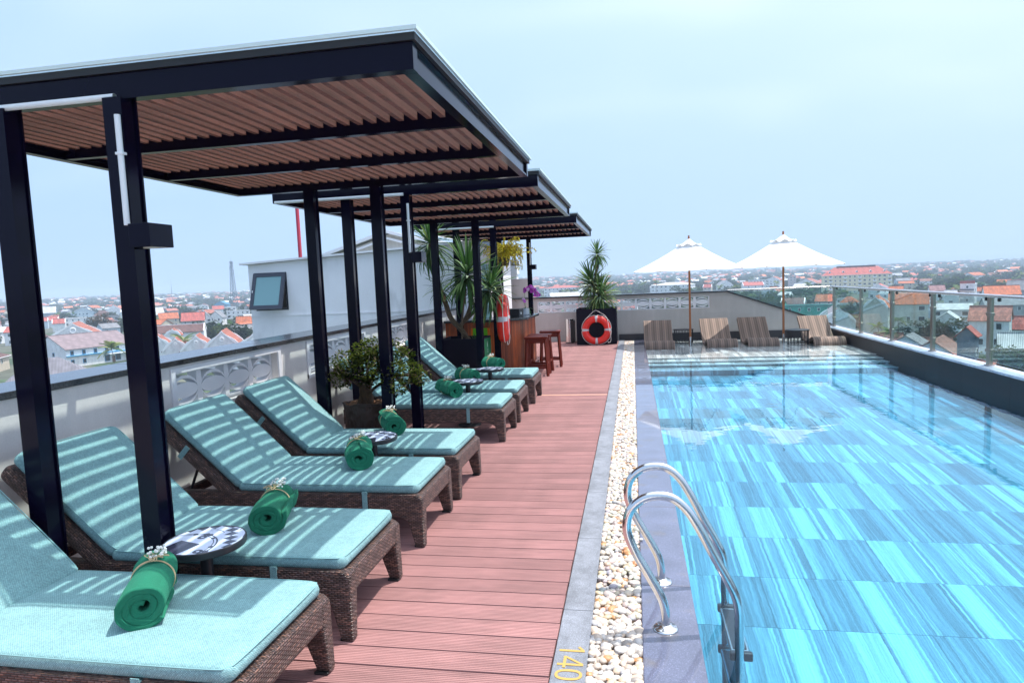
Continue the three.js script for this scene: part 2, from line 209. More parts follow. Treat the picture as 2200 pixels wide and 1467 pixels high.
// ---------------------------------------------------------------- pool: striped stone tiles, broad shelf with steps at the far end, water
const WL = -0.02, PX0 = 0.257, PX1 = 4.45;
const floorY = (z) => { const t = [[2, -1.42], [-1, -1.2], [-2, -0.98], [-3, -0.83], [-4.29, -0.67], [-5.48, -0.55], [-6.69, -0.46], [-7.88, -0.39], [-9.07, -0.34], [-10.27, -0.3], [-11.5, -0.272], [-12.5, -0.25], [-20, -0.24]]; for (let i = 1; i < t.length; i++) if (z >= t[i][0]) return lerp(t[i][1], t[i - 1][1], (z - t[i][0]) / (t[i - 1][0] - t[i][0])); return -0.24; };
{
  const pool = struct('swimming_pool');
  const stone = []; for (let k = 0; k < 8; k++) {
    const bands = []; let u = 0; while (u < 1) { const w = rr(0.012, R() < 0.2 ? 0.3 : 0.09); bands.push([u, u + w, R() < 0.5 ? rr(0.8, 0.97) : rr(0.56, 0.78)]); u += w; }
    const base = k % 4 === 3 ? 0.55 : 1;
    const t = tex(128, 256, (u, v) => { const uu = u + 0.012 * (vnoise(u * 6, v * 7, 6, 7, k) - 0.5) * 2 + 0.004 * Math.sin(v * 40 + k); let b = 0.5; for (const q of bands) if (uu >= q[0] && uu < q[1]) { b = q[2]; break; } b = lerp(0.42, b, base); const fine = vnoise(uu * 60, v * 3, 60, 3, k + 20), s = (b * 0.86 + 0.18 * fine + 0.05 * (vnoise(u * 40, v * 80, 40, 80, k) - 0.5)) * 255; return [s * 0.97, s, s * 1.0]; });
    for (const q of [1, 0.88, 0.74]) stone.push(mat([q, q, q], 0.5, { map: t }));
  }
  const uvBox = (w, h, d) => { const g = new THREE.BoxGeometry(w, h, d); return g; };
  const tileGeo = uvBox(0.2975, 0.012, 0.5975), n = 14, W = (PX1 - PX0) / n;
  const tg = uvBox(W - 0.001, 0.012, 0.6005), grout = mat([0.7, 0.72, 0.72], 0.9);
  const bedPts = []; for (let z = 1.71; z > -12.9; z -= 0.6) bedPts.push([z, floorY(z)]);
  for (let i = 0; i < bedPts.length - 1; i++) {
    const [z0, y0] = bedPts[i], [z1, y1] = bedPts[i + 1], a = Math.atan2(y1 - y0, z0 - z1);
    if (z0 < -0.2) for (let c = 0; c < n; c++) { const o = part('floor_tile', tg, stone[Math.floor(hash2(c, i, 3) * 8) * 3 + Math.floor(Math.pow(hash2(c, i, 4), 1.4) * 3)], pool, [PX0 + (c + 0.5) * W, (y0 + y1) / 2 - 0.006, (z0 + z1) / 2], [a, hash2(c, i, 9) > 0.5 ? Math.PI : 0, 0]); }
  }
  { // bedding under the tiles
    const s = new THREE.Shape(); s.moveTo(-1.9, -1.7); for (const [z, y] of bedPts) s.lineTo(-z, y - 0.008); s.lineTo(13, -1.7); const g = boxUV(new THREE.ExtrudeGeometry(s, { depth: PX1 - PX0 + 0.1, bevelEnabled: false }).rotateY(Math.PI / 2)); part('pool_bed', g, grout, pool, [PX0 - 0.05, 0, 0]);
  }
  const steps = [[-13.42, -17.0, -0.052], [-13.06, -13.4, -0.079], [-12.76, -13.04, -0.11], [-12.36, -12.74, -0.156]], N2 = 7, W2 = (PX1 - PX0) / N2;
  steps.forEach(([z0, z1, y], k) => {
    if (k) for (let c = 0; c < N2; c++) { const d = z0 - z1; part('step_slab', uvBox(W2 - 0.003, 0.6, d), stone[((c * 3 + k * 5) % 8) * 3], pool, [PX0 + (c + 0.5) * W2, y - 0.3, (z0 + z1) / 2]); }
    else for (let r = 0; r < 6; r++) for (let c = 0; c < n; c++) part('shelf_tile', uvBox(W - 0.003, 0.3, 0.597), stone[Math.floor(hash2(c, r, 31) * 8) * 3], pool, [PX0 + (c + 0.5) * W, y - 0.15, z0 - (r + 0.5) * 0.6]);
    part('step_nosing', bx(PX1 - PX0, 0.012, 0.03), mat([0.78, 0.8, 0.8], 0.5), pool, [(PX0 + PX1) / 2, y - 0.004, z0 + 0.004]);
  });
  const side = mat([0.42, 0.5, 0.54], 0.5, { map: rep(T.coping, 0.8) });
  part('basin_wall', b2(PX0 - 0.05, PX0, -1.7, -0.062, -17, 1.9), side, pool);
  part('basin_wall', b2(PX0 - 0.05, PX1 + 0.05, -1.7, -0.065, 1.9, 2.1), side, pool);
  // water: a rippled surface over thin absorbing depths
  const water = struct('water'); const L = PX1 - PX0;
  const surf = new THREE.PlaneGeometry(L, 18.85).rotateX(-Math.PI / 2); boxUV(surf);
  part('water_surface', boxUV(surf), phys([0.97, 0.995, 1], 0, { transmission: 1, thickness: 0, ior: 1.34, bumpMap: rep(T.water, 0.5, 0.62), bumpScale: 0.0014 }), water, [(PX0 + PX1) / 2, WL, -7.52]);
  const depthMat = phys([0.845, 0.948, 0.985], 0, { transmission: 1, thickness: 0, ior: 1.0001, specularIntensity: 0 });
  [-0.062, -0.094, -0.13, -0.17, -0.2, -0.225].forEach((y) => part('water_depth', new THREE.PlaneGeometry(L, 18.85).rotateX(-Math.PI / 2), depthMat, water, [(PX0 + PX1) / 2, y, -7.52]));
}
// ---------------------------------------------------------------- parapet walls with breeze blocks
const blockGeo = (() => {
  const w = 0.352, h = 0.29, s = new THREE.Shape(); s.moveTo(0, 0); s.lineTo(w, 0); s.lineTo(w, h); s.lineTo(0, h); s.closePath();
  const cx = w / 2, cy = h / 2, a = w / 2 - 0.02, fr = 0.018, arc = (b, t) => [cx + a * Math.cos(t), cy + b * Math.sin(t)], N = 14;
  for (const sy of [1, -1]) {
    const hole = new THREE.Path(), o = [], i = [];        // crescent between the ring and the inner oval
    for (let k = 0; k <= N; k++) { const t = lerp(0.12, Math.PI - 0.12, k / N); o.push(arc(0.088 * sy, t)); i.push(arc(0.058 * sy, t)); }
    [...o, ...i.reverse()].forEach((p, k) => (k ? hole.lineTo(...p) : hole.moveTo(...p))); hole.closePath(); s.holes.push(hole);
    const c = new THREE.Path(), yT = cy + sy * (h / 2 - fr), q = [];   // opening above or below the ring, corner to corner
    for (let k = 0; k <= N; k++) q.push(arc(0.113 * sy, lerp(0.42, Math.PI - 0.42, k / N))); q.push([cx - a + 0.004, yT], [cx + a - 0.004, yT]);
    q.forEach((p, k) => (k ? c.lineTo(...p) : c.moveTo(...p))); c.closePath(); s.holes.push(c);
  }
  return new THREE.ExtrudeGeometry(s, { depth: 0.08, bevelEnabled: false, curveSegments: 6 });
})();
function wallWithOpenings(len, h, openings, thick) {        // x along, y up, z thickness
  const s = new THREE.Shape(); s.moveTo(0, 0); s.lineTo(len, 0); s.lineTo(len, h); s.lineTo(0, h); s.closePath();
  for (const [x0, x1, y0, y1] of openings) { const p = new THREE.Path(); p.moveTo(x0, y0); p.lineTo(x1, y0); p.lineTo(x1, y1); p.lineTo(x0, y1); p.closePath(); s.holes.push(p); }
  return new THREE.ExtrudeGeometry(s, { depth: thick, bevelEnabled: false });
}
{
  const w = thing('parapet_wall', 'long plastered parapet behind the turquoise sun loungers, with breeze block panels and dark stone cap', 'wall', [-3.25, 0, 1.4], Math.PI / 2);
  // local x runs toward the far end
  const len = 13.7, op = [[5.65, 7.06], [7.67, 9.08], [9.69, 11.1]].map(([a, b]) => [a, b + 0.002, 0.735, 1.03]);
  part('wall', wallWithOpenings(len, 1.088, op, 0.16).translate(0, 0, -0.16), M.plaster, w);
  for (const [a] of op) for (let k = 0; k < 4; k++) part('breeze_block', blockGeo, M.whitePaint, w, [a + 0.001 + k * 0.3525, 0.7375, -0.14]);
  for (let k = 0; k < 10; k++) part('cap_stone', rbx(1.367, 0.04, 0.4, 0.006), M.granite, w, [k * 1.37 + 0.685, 1.1085, -0.17]);
  for (const [a, b] of op) part('panel_frame', join([b2(a - 0.05, b + 0.05, 1.03, 1.07, 0.0005, 0.014), b2(b, b + 0.05, 0.7, 1.03, 0.0005, 0.014), b2(a - 0.05, a, 0.7, 1.03, 0.0005, 0.014), b2(a - 0.05, b + 0.05, 0.695, 0.733, 0.0005, 0.02)]), M.whitePaint, w);
}
{
  const w = thing('parapet_wall', 'far end parapet behind the pool, with breeze blocks and a slanting top at its right end', 'wall', [-3.3, 0, -16.9]);
  const X = (x) => x + 3.3, s = new THREE.Shape(); [[0, -0.1], [X(4.72), -0.1], [X(4.72), 0.2], [X(4.55), 0.26], [X(2.24), 1.1], [0.0, 1.1]].forEach((p, k) => (k ? s.lineTo(...p) : s.moveTo(...p)));
  const A0 = X(-2.4), A1 = X(1.84), n = 12, pw = (A1 - A0) / n, h = new THREE.Path(); [[A0, 0.73], [A1, 0.73], [A1, 1.025], [A0, 1.025]].forEach((p, k) => (k ? h.lineTo(...p) : h.moveTo(...p))); s.holes.push(h);
  part('wall', new THREE.ExtrudeGeometry(s, { depth: 0.16, bevelEnabled: false }).translate(0, 0, -0.16), M.greyPlaster, w);
  const g = blockGeo.clone().scale(pw / 0.352, 1, 1); for (let k = 0; k < n; k++) part('breeze_block', g, M.whitePaint, w, [A0 + k * pw, 0.733, -0.1]);
  part('cap_stone', b2(0, X(2.25), 1.101, 1.135, -0.2, 0.04), M.granite, w);
  const c = [[X(2.24), 1.118], [X(4.6), 0.262]]; part('cap_stone', beam([c[0][0], c[0][1], -0.08], [c[1][0], c[1][1], -0.08], 0.24, 0.034), M.granite, w);
  part('raised_panel', b2(0, X(-2.62), 1.136, 1.62, -0.158, -0.01), M.greyPlaster, w);
  part('skirting', b2(X(-0.36), X(4.44), -0.1, 0.14, 0.002, 0.02), mat([0.035, 0.032, 0.04], 0.4, { map: null }), w);
}
{ // pool's outer wall and the glass balustrade on it
  const w = thing('pool_wall', 'low dark stone wall along the right edge of the pool with a pale cap', 'wall', [0, 0, 0]);
  const wm = mat([0.12, 0.115, 0.19], 0.5, { map: rep(T.granite, 1.4) });
  for (let z = 1.9; z > -16.6; z -= 1.2) part('wall_slab', b2(PX1, PX1 + 0.2, -1.75, 0.193, z, Math.max(z - 1.198, -16.73)), wm, w);
  for (let z = 1.9; z > -16.6; z -= 2.4) part('cap_stone', b2(PX1 - 0.015, PX1 + 0.24, 0.1935, 0.223, z, Math.max(z - 2.397, -16.72)), mat([2.2, 2.2, 2.25], 0.4, { map: rep(T.border, 1.2) }), w);
  const b = thing('glass_balustrade', 'clear glass balustrade with steel posts and handrail along the pool edge', 'balustrade', [0, 0, 0]);
  const bxx = 4.6, zs = [-16.62, -14.75, -13.08, -11.41, -9.71, -8.0, -6.3, -4.6, -2.9, -1.2, 0.5];
  const post = join([rbx(0.05, 0.9, 0.08, 0.006, 0, 0.45, 0), rbx(0.09, 0.014, 0.09, 0.003, 0, 0.007, 0)]);
  zs.forEach((z, i) => {
    const p = part('post', post, M.railSteel, b, [bxx, 0.223, z]);
    if (i < zs.length - 1) { const d = zs[i + 1] - z - 0.1; part('glass_pane', boxUV(new THREE.BoxGeometry(0.012, 0.83, d)), M.glass, b, [bxx, 0.28 + 0.415, (z + zs[i + 1]) / 2]); for (const s of [0.16, d - 0.06]) part('clip', rbx(0.035, 0.05, 0.03, 0.004), M.dark, b, [bxx, 1.095, z + 0.05 + s]); }
    for (const y of [0.42, 0.9]) part('clamp', rbx(0.05, 0.045, 0.13, 0.006), M.railSteel, b, [bxx - 0.002, y, z]);
  });
  part('handrail', boxUV(new RoundedBoxGeometry(0.075, 0.04, 17.3, 2, 0.012)), M.steel, b, [bxx, 1.138, -8.05]);
  part('handrail', boxUV(new RoundedBoxGeometry(2.34, 0.036, 0.07, 2, 0.012)), M.steel, b, [3.425, 1.137, -16.98]);
  const tri = new THREE.Shape(); [[2.42, 1.075], [4.56, 0.3], [4.56, 1.1], [2.42, 1.1]].forEach((p, k) => (k ? tri.lineTo(...p) : tri.moveTo(...p)));
  part('glass_pane', new THREE.ExtrudeGeometry(tri, { depth: 0.012, bevelEnabled: false }), M.glass, b, [0, 0, -16.99]);
}
// ---------------------------------------------------------------- pergolas
function pergola(label, z0, z1, posts, lampAt) {
  const xr = -0.822, xl = -3.44, y0 = 2.438, H = 0.105, D = z0 - z1, W = xr - xl;
  const g = thing('pergola', label, 'pergola', [0, 0, z0], 0, 'slatted pergolas in a row');
  const bw = 0.055, sp = M.steelPaint;
  const ibeam = (len, alongX) => { const t = join([bx(alongX ? len : bw, 0.012, alongX ? bw : len, 0, H - 0.006, 0), bx(alongX ? len : bw, 0.012, alongX ? bw : len, 0, 0.006, 0), bx(alongX ? len : 0.03, H - 0.024, alongX ? 0.03 : len, 0, H / 2, 0)]); return t; };
  part('beam', bx(W, H, bw, 0, H / 2, 0), sp, g, [(xl + xr) / 2, y0, -bw / 2]);
  part('beam', bx(W, H, bw, 0, H / 2, 0), sp, g, [(xl + xr) / 2, y0, -D + bw / 2]);
  for (const x of [xl + 0.03, xr - 0.03]) part('beam', ibeam(D - 2 * bw - 0.004, false), sp, g, [x, y0, -D / 2]);
  for (const k of [1, 2]) part('purlin', bx(W - 0.125, H - 0.004, 0.045, 0, H / 2, 0), sp, g, [(xl + xr) / 2, y0 + 0.001, -D * (k / 3 + (k === 1 ? 0.02 : 0.0))]);
  const pitch = 0.079, nF = Math.floor((W - 0.16) / pitch), fg = boxUV(new THREE.BoxGeometry(0.029, 0.085, D - 2 * bw - 0.006));
  for (let i = 0; i <= nF; i++) part('slat', fg, M.fin[Math.floor(hash2(i, D * 100) * 3)], g, [xr - 0.09 - i * pitch + (hash2(i, 5, D * 10) - 0.5) * 0.006, y0 + 0.098 + (hash2(i, 8, D * 10) - 0.5) * 0.003, -D / 2], [0, (hash2(i, 11, D * 10) - 0.5) * 0.002, 0]);
  const ov = 0.03; part('upper_frame', join([bx(W + 0.03, 0.03, 0.05, 0, 0, D / 2 - 0.01), bx(W + 0.03, 0.03, 0.05, 0, 0, -D / 2 + 0.01), bx(0.05, 0.03, D - 0.075, W / 2 - 0.01, 0, 0), bx(0.05, 0.03, D - 0.075, -W / 2 + 0.01, 0, 0)]), M.black, g, [(xl + xr) / 2, y0 + H + 0.0155, -D / 2]);
  const nS = 2; for (let k = 0; k < nS; k++) { const w = (W + 2 * ov) / nS; part('roof_sheet', bx(w - 0.004, 0.008, D + 2 * ov - 0.02), M.sheet, g, [xl - ov + w * (k + 0.5), y0 + H + 0.036 + k * 0.003, -D / 2]); }
  part('edge_trim', join([bx(W + 2 * ov, 0.016, 0.012, 0, 0, D / 2 + ov), bx(W + 2 * ov, 0.016, 0.012, 0, 0, -D / 2 - ov), bx(0.012, 0.016, D + 2 * ov - 0.014, W / 2 + ov - 0.006, 0, 0), bx(0.012, 0.016, D + 2 * ov - 0.014, -W / 2 - ov + 0.006, 0, 0)]), M.sheetEdge, g, [(xl + xr) / 2, y0 + H + 0.041, -D / 2]);
  const pg = join([bx(0.09, y0, 0.01, 0, y0 / 2, 0.043), bx(0.09, y0, 0.01, 0, y0 / 2, -0.043), bx(0.072, y0, 0.0755, 0, y0 / 2, 0)]);
  const foot = bx(0.15, 0.012, 0.15, 0, 0.006, 0);
  posts.forEach(([x, z], i) => { const p = part('post', pg, sp, g, [x, -0.0004, z - z0]); part('base_plate', foot, sp, p); });
  // wall lamp box and conduit on the near inner post
  const [lx, lz] = lampAt, zf = lz - z0;
  const lb = part('lamp_box', rbx(0.1, 0.1, 0.15, 0.003), sp, g, [lx + 0.095, 1.855, zf - 0.0]); part('lens', cyl(0.035, 0.035, 0.004), mat([0.6, 0.6, 0.55], 0.3), lb, [0, -0.053, 0]);
  part('conduit', tube([[lx + 0.03, 2.36, zf + 0.058], [lx + 0.03, 2.1, zf + 0.058], [lx + 0.03, 1.9, zf + 0.058]], 0.0125, 8, 6), M.conduit, g);
  part('conduit', tube([[xl + 0.03, y0 + 0.006, 0.014], [(xl + lx) / 2, y0 + 0.006, 0.014], [lx - 0.0, y0 + 0.006, 0.014]], 0.014, 8, 6), M.conduit, g);
  part('conduit_clip', rbx(0.035, 0.012, 0.03, 0.003), M.conduit, g, [lx + 0.03, 2.2, zf + 0.056]);
  return g;
}
pergola('nearest pergola with brown slats, over the first four turquoise loungers', -2.6, -5.53, [[-2.145, -2.612], [-2.73, -2.612], [-2.11, -5.46], [-2.71, -5.46]], [-2.145, -2.612]);
pergola('middle pergola with brown slats, over the last three turquoise loungers', -6.12, -9.27, [[-2.1, -6.19], [-2.7, -6.19], [-2.14, -9.2], [-2.74, -9.2]], [-2.1, -6.19]);
pergola('farthest pergola with brown slats, over the wooden bar', -10.4, -14.12, [[-2.15, -10.47], [-2.755, -10.47], [-2.12, -13.98], [-2.745, -13.98]], [-2.12, -13.98]);
// ---------------------------------------------------------------- turquoise sun loungers
function taper(w, d, h, tx, tz, sx, sz) {                    // leg: full size at the top, narrowing downward, outer faces kept (sx, sz = side of the outer face)
  const g = new RoundedBoxGeometry(w, h, d, 3, 0.022); const p = g.attributes.position;
  for (let i = 0; i < p.count; i++) { const t = Math.pow(clamp((h / 2 - p.getY(i)) / h), 0.8), kx = lerp(1, tx, t), kz = lerp(1, tz, t); p.setX(i, sx * (w / 2) + (p.getX(i) - sx * (w / 2)) * kx); p.setZ(i, sz * (d / 2) + (p.getZ(i) - sz * (d / 2)) * kz); }
  g.computeVertexNormals(); return boxUV(g);
}
const LW = 0.68, HX = -1.235, BA = 0.75;                     // width, hinge, back angle
function cushion(L, th, W, bulge, k) {
  const g = new RoundedBoxGeometry(L, th, W, 6, 0.026); const q = flat(g), p = q.attributes.position;
  for (let i = 0; i < p.count; i++) { const x = p.getX(i), y = p.getY(i), z = p.getZ(i), ex = clamp((L / 2 - Math.abs(x)) / 0.12), ez = clamp((W / 2 - Math.abs(z)) / 0.12), m = Math.sin(Math.min(ex, 1) * 1.57) * Math.sin(Math.min(ez, 1) * 1.57); if (y > 0) p.setY(i, y + bulge * m + 0.004 * (vnoise(x * 5 + k + 20, z * 5 + 20) - 0.5)); }
  q.computeVertexNormals(); return boxUV(q);
}
function gridCushion(L, th, W, bulge, k) {                   // finer top so that it can sag and swell
  const nx = 26, nz = 14, r = 0.024, pos = [], idx = [], top = [], H = th / 2;
  const prof = [[0, -H + r * 0.2], [0, -H * 0.2], [0, H - r], [r * 0.3, H - r * 0.3], [r, H]];
  const ring = (inset, y) => { const a = []; const X = L / 2 - inset, Z = W / 2 - inset, cr = 0.035 - Math.min(inset, 0.02); const N = 6; for (const [cx, cz, t0] of [[X - cr, Z - cr, 0], [-X + cr, Z - cr, 1], [-X + cr, -Z + cr, 2], [X - cr, -Z + cr, 3]]) for (let i = 0; i <= N; i++) { const t = (t0 + i / N) * Math.PI / 2; a.push([cx + cr * Math.cos(t), y, cz + cr * Math.sin(t)]); } return a; };
  const rings = [ring(0.012, -H), ring(0.0, -H + 0.012), ring(-0.004, 0), ring(0, H - 0.014), ring(0.007, H - 0.004), ring(0.02, H), ring(0.05, H + bulge * 0.35), ring(0.1, H + bulge * 0.75), ring(0.17, H + bulge), ring(0.24, H + bulge), ring(0.29, H + bulge)];
  const n = rings[0].length;
  rings.forEach((a, j) => a.forEach(([x, y, z]) => { const w = j > 4 ? 0.006 * (vnoise(x * 4 + k * 3 + 20, z * 4 + k + 20) - 0.5) : 0.003 * (vnoise(x * 6 + k, z * 6 + 40) - 0.5); pos.push(x, y + w, z); }));
  for (let j = 0; j < rings.length - 1; j++) for (let i = 0; i < n; i++) { const a = j * n + i, b = j * n + (i + 1) % n, c = a + n, d = b + n; idx.push(a, c, b, b, c, d); }
  const c0 = pos.length / 3; pos.push(0, H + bulge, 0); for (let i = 0; i < n; i++) idx.push((rings.length - 1) * n + i, c0, (rings.length - 1) * n + (i + 1) % n);
  const c1 = pos.length / 3; pos.push(0, -H, 0); for (let i = 0; i < n; i++) idx.push(i, (i + 1) % n, c1);
  const g = new THREE.BufferGeometry(); g.setAttribute('position', new THREE.Float32BufferAttribute(pos, 3)); g.setIndex(idx); g.computeVertexNormals();
  const uv = new Float32Array(pos.length / 3 * 2); for (let i = 0; i < pos.length / 3; i++) { const y = pos[i * 3 + 1]; uv[i * 2] = pos[i * 3] + (y < H - 0.001 ? 0 : 0); uv[i * 2 + 1] = pos[i * 3 + 2] + (H - Math.min(y, H)); } g.setAttribute('uv', new THREE.BufferAttribute(uv, 2)); return g;
}
function roundLoop(L, W, y, inset) { const a = []; const X = L / 2 - inset, Z = W / 2 - inset, cr = 0.03; for (const [cx, cz, t0] of [[X - cr, Z - cr, 0], [-X + cr, Z - cr, 1], [-X + cr, -Z + cr, 2], [X - cr, -Z + cr, 3]]) for (let i = 0; i <= 3; i++) { const t = (t0 + i / 3) * Math.PI / 2; a.push([cx + cr * Math.cos(t), y, cz + cr * Math.sin(t)]); } return tube(a, 0.0028, 5, 90, true); }
function makeLounger(label) {
  const t = thing('sun_lounger', label, 'sun lounger', [0, 0, 0], 0, 'turquoise sun loungers along the parapet'), top = 0.325;
  // seat body: side aprons, front rail, deck
  const side = (z) => { const s = new THREE.Shape(); s.moveTo(-0.012, 0.2); s.lineTo(-0.012, top - 0.05); s.quadraticCurveTo(-0.012, top, -0.07, top); s.lineTo(-1.7, top); s.lineTo(-1.7, 0.19); s.lineTo(-1.55, 0.2); s.lineTo(-0.2, 0.2); s.quadraticCurveTo(-0.13, 0.198, -0.11, 0.17); s.lineTo(-0.03, 0.17); s.closePath(); return boxUV(new THREE.ExtrudeGeometry(s, { depth: 0.036, bevelEnabled: true, bevelSize: 0.008, bevelThickness: 0.008, bevelSegments: 2, curveSegments: 5 }).translate(0, 0, z - 0.018)); };
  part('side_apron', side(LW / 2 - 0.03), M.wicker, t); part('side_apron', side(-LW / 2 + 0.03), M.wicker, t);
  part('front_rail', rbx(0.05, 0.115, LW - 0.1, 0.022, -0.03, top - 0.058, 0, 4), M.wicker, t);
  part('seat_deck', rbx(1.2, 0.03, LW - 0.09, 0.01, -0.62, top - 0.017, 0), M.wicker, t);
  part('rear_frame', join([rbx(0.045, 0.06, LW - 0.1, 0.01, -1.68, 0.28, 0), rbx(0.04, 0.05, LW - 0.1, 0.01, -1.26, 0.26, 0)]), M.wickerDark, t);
  const h = top - 0.005, fl = taper(0.15, 0.1, h, 0.4, 0.5, 1, 1), fl2 = taper(0.15, 0.1, h, 0.4, 0.5, 1, -1);
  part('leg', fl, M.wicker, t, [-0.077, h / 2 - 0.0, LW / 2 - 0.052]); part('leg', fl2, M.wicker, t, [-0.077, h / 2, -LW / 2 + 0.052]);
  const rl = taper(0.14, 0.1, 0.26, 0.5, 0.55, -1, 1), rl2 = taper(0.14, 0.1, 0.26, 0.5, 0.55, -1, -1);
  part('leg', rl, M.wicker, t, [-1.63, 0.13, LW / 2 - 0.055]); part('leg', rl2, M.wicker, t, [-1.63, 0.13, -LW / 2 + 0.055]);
  for (const s of [1, -1]) part('foot_cap', rbx(0.062, 0.012, 0.055, 0.004), M.black, t, [-0.04, 0.006, s * (LW / 2 - 0.036)]);
  for (const s of [1, -1]) { const w = part('wheel', new THREE.CylinderGeometry(0.055, 0.055, 0.03, 18).rotateX(Math.PI / 2), M.black, t, [-1.36, 0.056, s * (LW / 2 - 0.12)]); part('axle_bracket', join([bx(0.03, 0.17, 0.012, 0, 0.09, 0.024), bx(0.03, 0.17, 0.012, 0, 0.09, -0.024)]), M.dark, w); }
  // reclining back
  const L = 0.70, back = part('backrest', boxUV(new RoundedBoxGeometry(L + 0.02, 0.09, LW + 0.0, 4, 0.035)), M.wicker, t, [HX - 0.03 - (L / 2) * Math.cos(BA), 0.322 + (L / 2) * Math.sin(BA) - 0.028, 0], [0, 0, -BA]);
  part('strut', join([bar([-1.3, 0.22, 0.24], [-1.56, 0.6, 0.24], 0.008, 6), bar([-1.3, 0.22, -0.24], [-1.56, 0.6, -0.24], 0.008, 6), bar([-1.65, 0.25, 0.24], [-1.52, 0.55, 0.24], 0.009, 6), bar([-1.65, 0.25, -0.24], [-1.52, 0.55, -0.24], 0.009, 6)]), M.dark, t);
  // cushions
  const CW = LW - 0.035, CL = 1.2;
  const seat = part('seat_cushion', gridCushion(CL, 0.06, CW, 0.012, 1), M.fabric, t, [-0.035 - CL / 2, top + 0.034, 0]);
  part('piping', roundLoop(CL, CW, 0.024, 0.004), M.piping, seat);
  const bc = part('back_cushion', gridCushion(L, 0.06, CW, 0.01, 2), M.fabric, t, [HX - (L / 2) * Math.cos(BA) + 0.0 + 0.052 * Math.sin(BA) - 0.01, 0.345 + (L / 2) * Math.sin(BA) + 0.052 * Math.cos(BA) - 0.02, 0], [0, 0, -BA]);
  part('piping', roundLoop(L, CW, 0.024, 0.004), M.piping, bc);
  for (const s of [1, -1]) part('strap', join([rbx(0.034, 0.15, 0.004, 0.0015, -0.37, top - 0.055, s * (LW / 2 + 0.0005)), rbx(0.034, 0.004, 0.06, 0.0015, -0.37, top + 0.006, s * (LW / 2 - 0.03))]), M.fabric, t);
  for (const s of [1, -1]) part('strap', rbx(0.035, 0.1, 0.004, 0.0015, -0.08, 0.0, s * (LW / 2 + 0.003)), M.fabric, back);
  return t;
}
const near = ['nearest turquoise sun lounger, cut off at the lower left corner of the picture', 'second turquoise sun lounger from the camera, behind the first patterned table', 'third turquoise sun lounger from the camera, under the nearest pergola', 'fourth turquoise sun lounger from the camera, just in front of the bonsai pot', 'fifth turquoise sun lounger from the camera, first beyond the bonsai pot', 'sixth turquoise sun lounger from the camera, between the two farthest patterned tables', 'farthest turquoise sun lounger, in front of the dark planter and bar'];
const LZ = [-2.17, -3.04, -4.11, -4.995, -6.745, -7.645, -8.755];
const lounger0 = makeLounger(near[0]);
LZ.forEach((z, i) => { const o = i ? copy(lounger0, near[i]) : lounger0; o.position.set(-1.272 + (hash2(i, 4) - 0.5) * 0.02, 0, z); o.rotation.y = (hash2(i, 6) - 0.5) * 0.02; });

